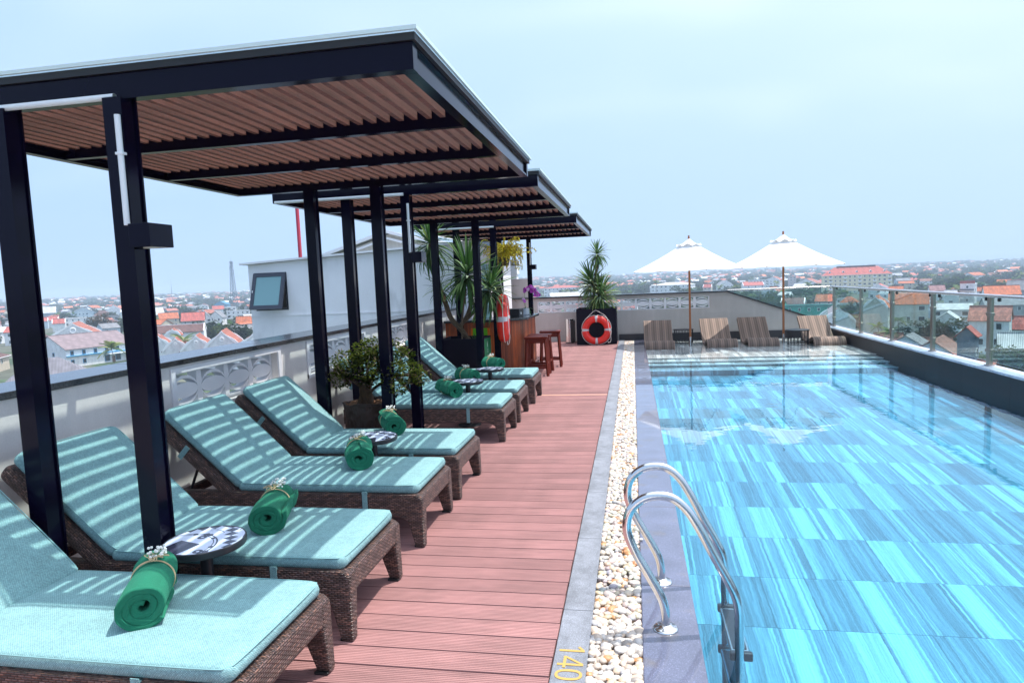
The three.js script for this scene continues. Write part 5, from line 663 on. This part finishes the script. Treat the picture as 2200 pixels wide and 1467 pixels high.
// ---------------------------------------------------------------- the town below
const roofC = { red: [0.64, 0.15, 0.12], redmix: [0.46, 0.15, 0.1], redold: [0.36, 0.16, 0.12], orange: [0.66, 0.18, 0.07], salmon: [0.6, 0.22, 0.17], pink: [0.45, 0.24, 0.24], brown: [0.17, 0.08, 0.07], mauve: [0.34, 0.26, 0.28], grey: [0.26, 0.25, 0.29], greyr: [0.3, 0.31, 0.34], greyg: [0.22, 0.26, 0.28], white: [0.78, 0.79, 0.8], blue: [0.1, 0.35, 0.55], teal: [0.2, 0.4, 0.4] };
const wallC = { white: [0.95, 0.96, 0.98], cream: [0.66, 0.58, 0.46], beige: [0.72, 0.72, 0.64], pinkw: [0.6, 0.54, 0.55], greyw: [0.46, 0.46, 0.48], bluew: [0.62, 0.74, 0.84], blue: [0.12, 0.36, 0.56], blueg: [0.32, 0.4, 0.47], teal: [0.22, 0.38, 0.4], green: [0.02, 0.36, 0.28], slate: [0.16, 0.2, 0.27], yellow: [0.95, 0.85, 0.6] };
const roofM = Object.fromEntries(Object.entries(roofC).map(([k, c]) => [k, mat(c, 0.85, { map: rep(['white', 'greyr', 'greyg', 'blue', 'grey', 'mauve'].includes(k) ? T.rib : T.roof, 1 / 4.5) })]));
const wallM = Object.fromEntries(Object.entries(wallC).map(([k, c]) => [k, mat(c, 0.9, { map: rep(T.wall, 1 / 7) })]));
const paneM = phys([0.03, 0.045, 0.06], 0.12), frameM = { w: mat([0.7, 0.72, 0.74], 0.6), b: mat([0.05, 0.28, 0.5], 0.5) }, vergeM = mat([0.9, 0.91, 0.93], 0.8);
const unitBox = new THREE.BoxGeometry(1, 1, 1);
function win(parent, x, y, z, w, h, blue) { const f = part('window', unitBox, frameM[blue ? 'b' : 'w'], parent, [x, y, z]); f.scale.set(w + 0.24, h + 0.24, 0.16); const p = part('pane', unitBox, paneM, f, [0, 0, 0.1]); p.scale.set(w / (w + 0.24), h / (h + 0.24), 1.0); return f; }
function poly(pts, depth) { const s = new THREE.Shape(); pts.forEach((p, i) => (i ? s.lineTo(...p) : s.moveTo(...p))); return new THREE.ExtrudeGeometry(s, { depth, bevelEnabled: false }); }
function buildHouse(t, w, d, eave, ridge, kind, dir, roof, wall, o = {}) {      // t at ground level; +z side faces the terrace; heights above ground
  const wm = wallM[wall], rm = roofM[roof], ov = 0.45, rt = 0.16;
  if (kind === 'flat' || kind === 'tower') {
    part('wall', b2(-w / 2, w / 2, 0, eave, -d / 2, d / 2), wm, t); part('roof', b2(-w / 2 - 0.2, w / 2 + 0.2, eave + 0.002, eave + 0.25, -d / 2 - 0.2, d / 2 + 0.2), kind === 'tower' ? vergeM : rm, t);
    if (kind === 'tower') { part('parapet', b2(-w / 2 - 0.1, w / 2 + 0.1, eave + 0.252, eave + 1.7, d / 2 - 0.1, d / 2 + 0.1), rm, t); for (let k = 1; k < 3; k++) { const b = part('balcony', b2(-w / 2 - 0.1, w / 2 + 0.1, k * 3.4, k * 3.4 + 0.2, d / 2 + 0.002, d / 2 + 1.2), vergeM, t); part('railing', b2(-w / 2, w / 2, k * 3.4 + 0.21, k * 3.4 + 1.1, d / 2 + 1.1, d / 2 + 1.15), mat([0.1, 0.1, 0.12], 0.5), b); } }
    else part('parapet', join([b2(-w / 2, w / 2, eave + 0.252, eave + 0.8, d / 2 - 0.2, d / 2), b2(-w / 2, -w / 2 + 0.2, eave + 0.252, eave + 0.8, -d / 2, d / 2 - 0.202)]), wm, t);
  } else if (kind === 'hip' || kind === 'bighotel' || kind === 'hotel') {
    part('wall', b2(-w / 2, w / 2, 0, eave, -d / 2, d / 2), wm, t); const rl = Math.max(w / 2 - d / 2, w * 0.12), W = w / 2 + ov, D = d / 2 + ov, P = [[-W, eave, D], [W, eave, D], [W, eave, -D], [-W, eave, -D], [-rl, ridge, 0], [rl, ridge, 0]];
    const face = (...i) => { const a = []; for (let k = 1; k < i.length - 1; k++) a.push(...P[i[0]], ...P[i[k]], ...P[i[k + 1]]); const g = new THREE.BufferGeometry(); g.setAttribute('position', new THREE.Float32BufferAttribute(a, 3)); g.computeVertexNormals(); return boxUV(g); };
    part('roof_slope', face(0, 1, 5, 4), rm, t); part('roof_slope', face(2, 3, 4, 5), rm, t); part('roof_slope', face(1, 2, 5), rm, t); part('roof_slope', face(3, 0, 4), rm, t); part('eave', b2(-W, W, eave - 0.2, eave - 0.002, -D, D), vergeM, t);
    if (kind === 'bighotel') for (let k = 0; k < 5; k++) { const x = lerp(-w * 0.4, w * 0.4, k / 4), y = lerp(eave, ridge, 0.35), z = lerp(D, 0, 0.35); const dm = part('dormer', poly([[-0.9, 0], [0.9, 0], [0.9, 0.7], [0, 1.6], [-0.9, 0.7]], 1.6), vergeM, t, [x, y - 0.3, z - 1.2]); const q = part('pane', unitBox, paneM, dm, [0, 0.6, 1.6]); q.scale.set(0.9, 0.9, 0.06); }
    if (kind === 'bighotel') part('roof_crest', b2(-rl * 0.9, rl * 0.9, ridge - 0.2, ridge + 0.9, -0.6, 0.6), roofM.brown, t);
  } else {
    const half = dir === 'x' ? d / 2 : w / 2, L = dir === 'x' ? w : d, rise = ridge - eave, g = poly([[-half, 0], [half, 0], [half, eave], [0, ridge - rt], [-half, eave]], L).translate(0, 0, -L / 2); if (dir === 'x') g.rotateY(Math.PI / 2);
    part('wall', boxUV(g), wm, t); const k = ov / half;
    for (const s of [1, -1]) { const q = poly([[0, ridge], [s * (half + ov), eave - rise * k], [s * (half + ov), eave - rise * k + rt], [0, ridge + rt]], L + (o.verge ? 0 : 0.6)).translate(0, 0, -L / 2 - (o.verge ? 0 : 0.3)); if (dir === 'x') q.rotateY(Math.PI / 2); part('roof_slope', boxUV(q), rm, t); }
    if (o.verge || roof === 'redmix') for (const e of [1, -1]) { const pts = [], cv = (f) => eave + rise * f + 0.35 + 0.35 * Math.sin(f * Math.PI * 2 - 0.6) * (dir === 'z' ? 1 : 0.3); for (let i = -8; i <= 8; i++) { const f = 1 - Math.abs(i) / 8; pts.push([i / 8 * half * 1.02, cv(f)]); } for (let i = 8; i >= -8; i--) { const f = 1 - Math.abs(i) / 8; pts.push([i / 8 * half * 1.02, eave + rise * f - 0.4]); } const q = poly(pts, 0.4).translate(0, 0, e * (L / 2 + 0.05) - 0.2); if (dir === 'x') q.rotateY(Math.PI / 2); part('verge', boxUV(q), vergeM, t); if (dir === 'z' && e > 0) { const cr = part('gable_disc', new THREE.TorusGeometry(half * 0.1, half * 0.02, 6, 20), vergeM, t, [0, lerp(eave, ridge, 0.55), L / 2 + 0.28]); } }
    if (o.ridge || dir === 'x') part('ridge_cap', dir === 'x' ? bx(L + 0.6, 0.22, 0.4, 0, ridge + rt, 0) : bx(0.4, 0.22, L + 0.6, 0, ridge + rt, 0), o.ridge ? vergeM : rm, t);
  }
  const st = Math.max(1, Math.round(eave / 3.2)), n = Math.max(1, Math.floor(w / (kind === 'bighotel' ? 3.4 : kind === 'hotel' ? 4.4 : 3.4)));
  if (!o.blank) for (let f = 0; f < st; f++) for (let i = 0; i < n; i++) { if (kind === 'gable' && hash2(i, f, w * 10) < 0.25) continue; const y = (f + 0.55) * eave / st, x = (i + 0.5) / n * w - w / 2; const wd = hash2(i, f, w * 7); win(t, x, y, d / 2 + 0.04, 0.9 + 0.7 * (wd > 0.6), kind === 'gable' && f === 0 && wd > 0.8 ? 1.9 : 1.25, o.blue); if (kind === 'bighotel' && i % 3 === 1) { const b = part('balcony', b2(-1.3, 1.3, 0, 0.16, 0, 1.1), vergeM, t, [x, y - 1.25, d / 2 + 0.002]); part('railing', b2(-1.3, 1.3, 0.161, 0.9, 1.02, 1.08), vergeM, b); } }
  if (kind !== 'bighotel' && kind !== 'hotel' && !o.blank) for (const s of [1, -1]) win(t, s * (w / 2 + 0.0), Math.min(eave * 0.7, eave - 1.2), d * 0.12, 0.9, 1.1, o.blue).rotation.y = s * Math.PI / 2;
  if (!o.blank && hash2(w * 10, d * 10) > 0.45) { const dr = part('door', unitBox, mat([0.16, 0.08, 0.05], 0.6), t, [w * 0.18, 1.05, d / 2 + 0.04]); dr.scale.set(1.1, 2.1, 0.12); }
}
const placed = [];
const where = (az, r) => `${r < 420 ? 'close by' : r < 720 ? 'midway' : 'far off'} ${az < -0.6 ? 'between the near pergola posts' : az < -0.4 ? 'left of the service room' : az < -0.02 ? 'near the tall dracaena' : az < 0.26 ? 'beyond the parasols' : 'behind the glass balustrade'}`;
for (const [x, z, rot, w, d, eave, ridge, kind, dir, roof, wall, label] of TOWN) {
  const gy = groundY(x, z), t = thing(kind === 'bighotel' || kind === 'hotel' ? 'hotel_building' : /shed|hall/.test(label) ? 'shed' : 'house', label, kind === 'hotel' || kind === 'bighotel' ? 'hotel' : /shed|hall/.test(label) ? 'shed' : 'house', [x, gy, z], rot + (/mauve roof and/.test(label) ? 0.55 : /row|white edged/.test(label) ? -0.1 : (hash2(x, z) - 0.5) * 0.5));
  buildHouse(t, w, d, eave - gy, (kind === 'hotel' ? Math.min(ridge, eave + 2.6) : ridge) - gy, kind, dir, roof, wall, { blue: /blue trimmed|blue walled|pale blue/.test(label), verge: /white edged|row|white gable/.test(label), ridge: /white ridge/.test(label), blank: /row|white edged/.test(label) });
  if (/mauve roof and/.test(label)) { const b = part('balcony', b2(2, w / 2 + 0.2, 2.9, 3.1, d / 2 + 0.002, d / 2 + 1.6), vergeM, t); part('trim', b2(-w / 2, w / 2, eave - gy - 2.5, eave - gy - 2.2, d / 2 + 0.002, d / 2 + 0.7), frameM.b, t); }
  if (/water heater/.test(label)) part('water_heater', rbx(2.2, 0.8, 1.2, 0.3), vergeM, t, [1, ridge - gy - 0.6, d * 0.3]);
  placed.push([x, z, Math.max(w, d) * 0.75]);
}
// radio towers
{
  const lattice = (t, h, w0, w1, n, m) => { for (const [sx, sz] of [[1, 1], [1, -1], [-1, 1], [-1, -1]]) part('tower_leg', bar([sx * w0, 0, sz * w0], [sx * w1, h, sz * w1], 0.3, 5), m, t); for (let k = 0; k < n; k++) { const g = []; const y0 = h * k / n, y1 = h * (k + 1) / n, a = lerp(w0, w1, k / n), b = lerp(w0, w1, (k + 1) / n); for (const [p, q, r, s] of [[1, 1, -1, 1], [-1, 1, -1, -1], [-1, -1, 1, -1], [1, -1, 1, 1]]) { g.push(bar([p * a, y0, q * a], [r * b, y1, s * b], 0.14, 4), bar([r * a, y0, s * a], [p * b, y1, q * b], 0.14, 4), bar([p * b, y1, q * b], [r * b, y1, s * b], 0.14, 4)); } part('bracing', join(g), m, t); } };
  const steel = mat([0.08, 0.12, 0.18], 0.6), t = thing('radio_mast', 'tall lattice radio mast rising over the town left of the service room', 'mast', [-487, groundY(-487, -757), -757]); lattice(t, 60, 3.2, 1.0, 14, steel); for (const [y, a] of [[50, 0], [55, 2], [57, 4], [44, 1]]) part('antenna', cyl(0.25, 0.25, 3, 2 * Math.cos(a), y, 2 * Math.sin(a), 8), mat([0.6, 0.62, 0.66], 0.5), t); part('platform', join([bx(4, 0.2, 4, 0, 52, 0), bx(3.6, 0.2, 3.6, 0, 58.5, 0)]), steel, t); part('rod', bar([0, 60, 0], [0, 64, 0], 0.1, 5), steel, t);
  const u = thing('thin_mast', 'thin distant aerial mast on the skyline left of the radio mast', 'mast', [-905, groundY(-905, -1197), -1197]); part('pole', cyl(0.7, 0.3, 38), steel, u); part('aerial', cyl(0.15, 0.1, 10, 0, 38, 0), steel, u);
  const v = thing('thin_mast', 'thin distant aerial mast on the skyline behind the right parasol', 'mast', [300, groundY(300, -1500), -1500]); part('pole', cyl(0.7, 0.3, 40), steel, v); part('aerial', cyl(0.15, 0.1, 10, 0, 40, 0), steel, v);
}
// houses of the wider town, built in a few kinds and repeated
{
  const kinds = [['gable', 'x', 'red', 'white'], ['gable', 'z', 'redmix', 'white'], ['gable', 'x', 'orange', 'cream'], ['hip', 'x', 'red', 'white'], ['flat', 'x', 'white', 'white'], ['gable', 'x', 'greyr', 'bluew'], ['gable', 'z', 'orange', 'white'], ['gable', 'x', 'salmon', 'greyw'], ['flat', 'x', 'greyr', 'greyw'], ['gable', 'x', 'white', 'white'], ['gable', 'x', 'redold', 'white'], ['hip', 'x', 'brown', 'cream']];
  const protos = [], say = (k) => { const [kind, dir, roof, wall] = kinds[k]; const rn = { red: 'red', redmix: 'red and white', orange: 'orange', white: 'white', greyr: 'grey', salmon: 'salmon pink', redold: 'old red tiled', brown: 'brown' }[roof], wn = { white: 'white', cream: 'cream', bluew: 'pale blue', greyw: 'grey' }[wall]; return `${wn} town house with ${/^[aeiou]/.test(rn) ? 'an' : 'a'} ${rn} ${kind === 'flat' ? 'flat roof' : kind === 'hip' ? 'hip roof' : dir === 'z' ? 'gable' : 'roof'}`; };
  let made = 0, tries = 0; const cnt = 235;
  while (made < cnt && tries++ < 6000) {
    const az = R() < 0.5 ? rr(-0.92, -0.42) : rr(-0.42, 0.6), r = 200 + 900 * Math.pow(R(), 0.85), x = Math.sin(az) * r, z = -Math.cos(az) * r; if (az > 0.0 && R() < 0.5) continue;
    if (placed.some(([a, b, q]) => Math.hypot(a - x, b - z) < q + 9) || TOWN.some((h) => { const hr = Math.hypot(h[0], h[1]); if (r > hr) return false; const ha = Math.atan2(h[0], -h[1]); return Math.abs(ha - az) * r < h[3] / 2 + 7 && hr - r < 110 && (h[7] !== 'gable' || h[3] > 9); })) continue;
    const k = Math.floor(R() * kinds.length); let t;
    if (!protos[k]) { const [kind, dir, roof, wall] = kinds[k]; t = thing('town_house', say(k), 'house', [0, 0, 0], 0, say(k) + 's'); const w = rr(9, 13), d = dir === 'z' ? w * 1.4 : w * 0.8, e = kind === 'hip' ? 4.2 : rr(5.4, 7); buildHouse(t, w, d, e, e + (dir === 'z' ? w : d) * 0.26, kind, dir, roof, wall, {}); protos[k] = t; } else t = copy(protos[k]);
    t.position.set(x, groundY(x, z) - 0.1, z); t.rotation.y = Math.atan2(-x, -z) + rr(-0.7, 0.7); const s = rr(0.8, 1.2); t.scale.set(s * rr(0.9, 1.2), s * rr(0.85, 1.15), s); t.userData = { ...t.userData, label: `${say(k)}, ${where(az, r)}`, group: `${say(k)}, ${where(az, r)}` }; placed.push([x, z, 8 * s]); made++;
  }
  const far = struct('distant_town', 'stuff'); const N = 2600, wg = bx(11, 7, 9, 0, 3.5, 0), rg = poly([[-5.4, 0], [5.4, 0], [0, 3]], 12).translate(0, 7, -6).rotateY(Math.PI / 2); const a = new THREE.InstancedMesh(wg, mat([1, 1, 1], 0.9), N), b = new THREE.InstancedMesh(rg, mat([1, 1, 1], 0.9), N), o = new THREE.Object3D();
  for (let i = 0; i < N; i++) { const az = R() < 0.25 ? rr(0.1, 0.62) : rr(-0.95, 0.15), r = 1000 + 2200 * Math.pow(R(), 0.8), x = Math.sin(az) * r, z = -Math.cos(az) * r; o.position.set(x, groundY(x, z), z); o.rotation.y = rr(0, 6.3); const s = rr(0.5, 0.95); o.scale.set(s * rr(0.8, 1.6), s * rr(0.8, 1.3), s); o.updateMatrix(); a.setMatrixAt(i, o.matrix); b.setMatrixAt(i, o.matrix); a.setColorAt(i, lin(...pick([[0.7, 0.72, 0.74], [0.62, 0.6, 0.56], [0.5, 0.5, 0.52], [0.66, 0.56, 0.44]]))); b.setColorAt(i, lin(...pick([[0.5, 0.14, 0.1], [0.6, 0.2, 0.1], [0.4, 0.18, 0.14], [0.7, 0.72, 0.74], [0.35, 0.36, 0.4]]))); }
  a.name = 'distant_walls'; b.name = 'distant_roofs'; for (const m of [a, b]) { m.userData = { kind: 'stuff' }; far.add(shadows(m)); }
}
// ---------------------------------------------------------------- trees of the town
function crownGeo(R0, n, leaf, blobs) { const tmp = new THREE.Group(); leafCloud(tmp, 'c', blobs, n, leaf * 0.7, leaf * 1.2, [[1, 1, 1]], 0.5, 0.9); return tmp.children[0].geometry; }
const treeTone = [[0.07, 0.16, 0.045], [0.11, 0.2, 0.05], [0.05, 0.12, 0.045], [0.15, 0.22, 0.06]].map(leafMat), brownTone = leafMat([0.26, 0.17, 0.07]);
const crownSets = [0, 1, 2].map((k) => { const bl = []; for (let i = 0; i < 13; i++) { const a = rr(0, 6.28), q = rr(0.1, 0.62); bl.push([q * Math.cos(a), rr(0.35, 0.95) + (k === 1 ? rr(0, 0.3) : 0), q * Math.sin(a), rr(0.22, 0.38), 0.8]); } return crownGeo(1, 1900, 0.1, bl); });
const trunkG = join([tube([[0, 0, 0], [0.02, 0.3, 0.01], [0, 0.6, 0]], 0.045, 7, 8), tube([[0, 0.4, 0], [0.2, 0.6, 0.1], [0.3, 0.75, 0.12]], 0.02, 5, 6), tube([[0, 0.4, 0], [-0.18, 0.62, -0.1], [-0.28, 0.8, -0.15]], 0.02, 5, 6)]);
let treeN = 0;
function tree(label, x, z, top, tone, group, wide = 0.95) { const t = thing('tree', label, 'tree', [x, groundY(x, z), z], rr(0, 6.3), group), h = top - groundY(x, z); part('trunk', trunkG, M.bark, t).scale.setScalar(h); const c = part('crown', crownSets[treeN % 3], tone < 0 ? brownTone : treeTone[tone], t); const s = h / 1.28; c.scale.set(s * wide, s, s * wide); c.position.y = 0.02 * h; treeN++; return t; }
const frondG = (() => { const g = [], n = 9; const P = (f) => V(0, 0.35 * f - 0.75 * f * f, f); for (let i = 0; i < n * 2; i++) { const f = 0.08 + 0.92 * i / (n * 2), p = P(f), l = 0.26 * Math.sin(Math.PI * (0.15 + 0.8 * f)); for (const s of [1, -1]) { const q = new THREE.BufferGeometry(); q.setAttribute('position', new THREE.Float32BufferAttribute([p.x, p.y, p.z, p.x + s * l, p.y - l * 0.5, p.z + 0.12, p.x, p.y, p.z + 0.06], 3)); q.setAttribute('uv', new THREE.Float32BufferAttribute([0, 0, 1, 0, 0, 1], 2)); q.computeVertexNormals(); g.push(q); } } g.push(tube([P(0), P(0.3), P(0.6), P(1)], 0.012, 4, 8)); return join(g); })();
const palmM = [leafMat([0.14, 0.23, 0.05]), leafMat([0.1, 0.18, 0.05]), leafMat([0.24, 0.27, 0.08])];
const palmTrunk = tube([[0, 0, 0], [0.25, 0.35, 0.1], [0.3, 0.7, 0.1], [0.2, 1, 0.05]], 0.022, 7, 10);
function palm(label, x, z, top, group) { const gy = groundY(x, z), h = top - gy - 1, t = thing('palm_tree', label, 'palm', [x, gy, z], rr(0, 6.3), group); part('trunk', palmTrunk, M.bark, t).scale.set(h * 0.4, h, h * 0.4); const cx = 0.2 * h * 0.4, cz = 0.05 * h * 0.4; for (let i = 0; i < 15; i++) { const f = part('frond', frondG, pick(palmM), t, [cx, h, cz]); const L = rr(3.2, 4.3) * (/low behind/.test(label) ? 0.62 : 1); f.scale.setScalar(L); f.rotation.order = 'YXZ'; f.rotation.set(rr(-1.0, 0.35), i * 2.4 + rr(-0.3, 0.3), rr(-0.2, 0.2)); } return t; }
const nearTrees = [['round', -163.1, -248.3, -11.3, 'broad dark green tree beside the last white gable'], ['round', -216.8, -310.2, -13.4, 'green tree left of the broad dark tree behind the white gables'], ['brown', -306.4, -338.8, -7.4, 'brownish thin leaved tree between the pergola posts'], ['round', -300.3, -349.5, -12.8, 'bright green tree beside the brownish tree'], ['palm', -136.7, -183.5, -11.6, 'coconut palm in front of the row of white gables'], ['palm', -140.9, -158.9, -11.6, 'coconut palm in front of the long white house'], ['palm', -60.8, -615.6, -9.8, 'left of two small palms by the orange roofed little house'], ['palm', -50.9, -608.0, -10.6, 'right of two small palms by the orange roofed little house'], ['palm', 8, -560, -4.5, 'dark palm left of the long white hotel'], ['palm', 21.0, -562.0, -4, 'dark palm in front of the long white hotel'], ['round', 38.3, -543.2, -9.1, 'green tree below the left parasol'], ['brown', 80.2, -268.1, -11.1, 'rust coloured tree behind the glass near the corner post'], ['round', 74.8, -189.7, -12.6, 'broad green tree behind the glass, left part of the pair'], ['round', 80.1, -191.1, -13.4, 'broad green tree behind the glass, right part of the pair'], ['round', 68.4, -135.1, -13.8, 'large green tree at the right edge, below the white metal roof'], ['round', 64.0, -137.4, -15.4, 'low green tree left of the large tree at the right edge'], ['palm', 60.3, -182.7, -13, 'leftmost palm low behind the glass'], ['palm', 65.0, -181.8, -11.4, 'tallest palm low behind the glass'], ['palm', 62.6, -178.5, -14, 'smallest palm low behind the glass'], ['round', 195.8, -404.0, -13.4, 'dark green tree beside the long orange roof'], ['round', 103.0, -421.3, -13, 'green tree above the slanting parapet, right one'], ['round', 86.8, -374.2, -13, 'green tree above the slanting parapet, left one'], ['round', -150.0, -236.6, -11.6, 'green tree close to the service room wall']];
for (const [k, x, z, top, label] of nearTrees) { if (k === 'palm') palm(label, x, z, top); else tree(label, x, z, top, k === 'brown' ? -1 : Math.floor(R() * 4), undefined, k === 'brown' ? 1.1 : 1.25); }
{
  let n = 0; for (let i = 0; i < 900 && n < 130; i++) { const az = rr(-0.9, 0.6), r = rr(230, 760), x = Math.sin(az) * r, z = -Math.cos(az) * r; if ((az < 0 && R() < 0.35) || placed.some(([a, b, q]) => Math.hypot(a - x, b - z) < q + 2)) continue; const isP = R() < 0.22, l = `${isP ? 'palm' : 'leafy tree'} among town roofs, ${where(az, r)}`; if (TOWN.some((h) => { const hr = Math.hypot(h[0], h[1]); return r < hr && hr - r < 160 && Math.abs(Math.atan2(h[0], -h[1]) - az) * r < h[3] / 2 + 3; })) continue; if (isP) palm(l, x, z, groundY(x, z) + rr(8, 12), l); else tree(l, x, z, groundY(x, z) + rr(5, 10), Math.floor(R() * 4), l, rr(1, 1.5)); n++; }
  const woods = struct('distant_trees', 'stuff'); const N = 11000, o = new THREE.Object3D();
  const bl = []; for (let i = 0; i < 7; i++) { const a = rr(0, 6.28), q = rr(0, 0.5); bl.push([q * Math.cos(a), rr(0.3, 0.8), q * Math.sin(a), rr(0.28, 0.42), 0.8]); } const g = crownGeo(1, 170, 0.3, bl);
  const im = new THREE.InstancedMesh(g, phys([1, 1, 1], 0.95, { transmission: 0.2, thickness: 0 }), N); im.name = 'crowns'; im.userData = { kind: 'stuff' };
  for (let i = 0; i < N; i++) { let az, r, x, z, q = 0; do { az = rr(-0.98, 0.64); r = 260 + 2900 * Math.pow(R(), 0.75); x = Math.sin(az) * r; z = -Math.cos(az) * r; q++; } while (q < 30 && ((r < 800 && R() < (az < 0.05 ? 0.75 : 0.25)) || vnoise(x / 90 + 100, z / 90 + 100) < 0.34 || placed.some(([a, b, d]) => Math.abs(a - x) < d + 3 && Math.abs(b - z) < d + 3) || (r < 900 && TOWN.some((h) => { const hr = Math.hypot(h[0], h[1]); return r < hr && hr - r < 90 && Math.abs(Math.atan2(h[0], -h[1]) - az) * r < h[3] / 2 + 3; })))); const s = rr(5, 9.5) * (r > 1200 ? 1.1 : 1); o.position.set(x, groundY(x, z) - 0.15 * s, z); o.rotation.y = rr(0, 6.3); o.scale.set(s * rr(0.9, 1.5), s * rr(0.8, 1.3), s * rr(0.9, 1.5)); o.updateMatrix(); im.setMatrixAt(i, o.matrix); im.setColorAt(i, lin(...pick([[0.08, 0.18, 0.06], [0.12, 0.22, 0.06], [0.06, 0.14, 0.06], [0.16, 0.24, 0.07]]).map((c) => c * rr(0.8, 1.2)))); }
  woods.add(shadows(im));
}
scene.fog = new THREE.FogExp2(new THREE.Color().setRGB(0.68, 0.84, 1.0), 0.0004);
renderer.render(scene, camera);
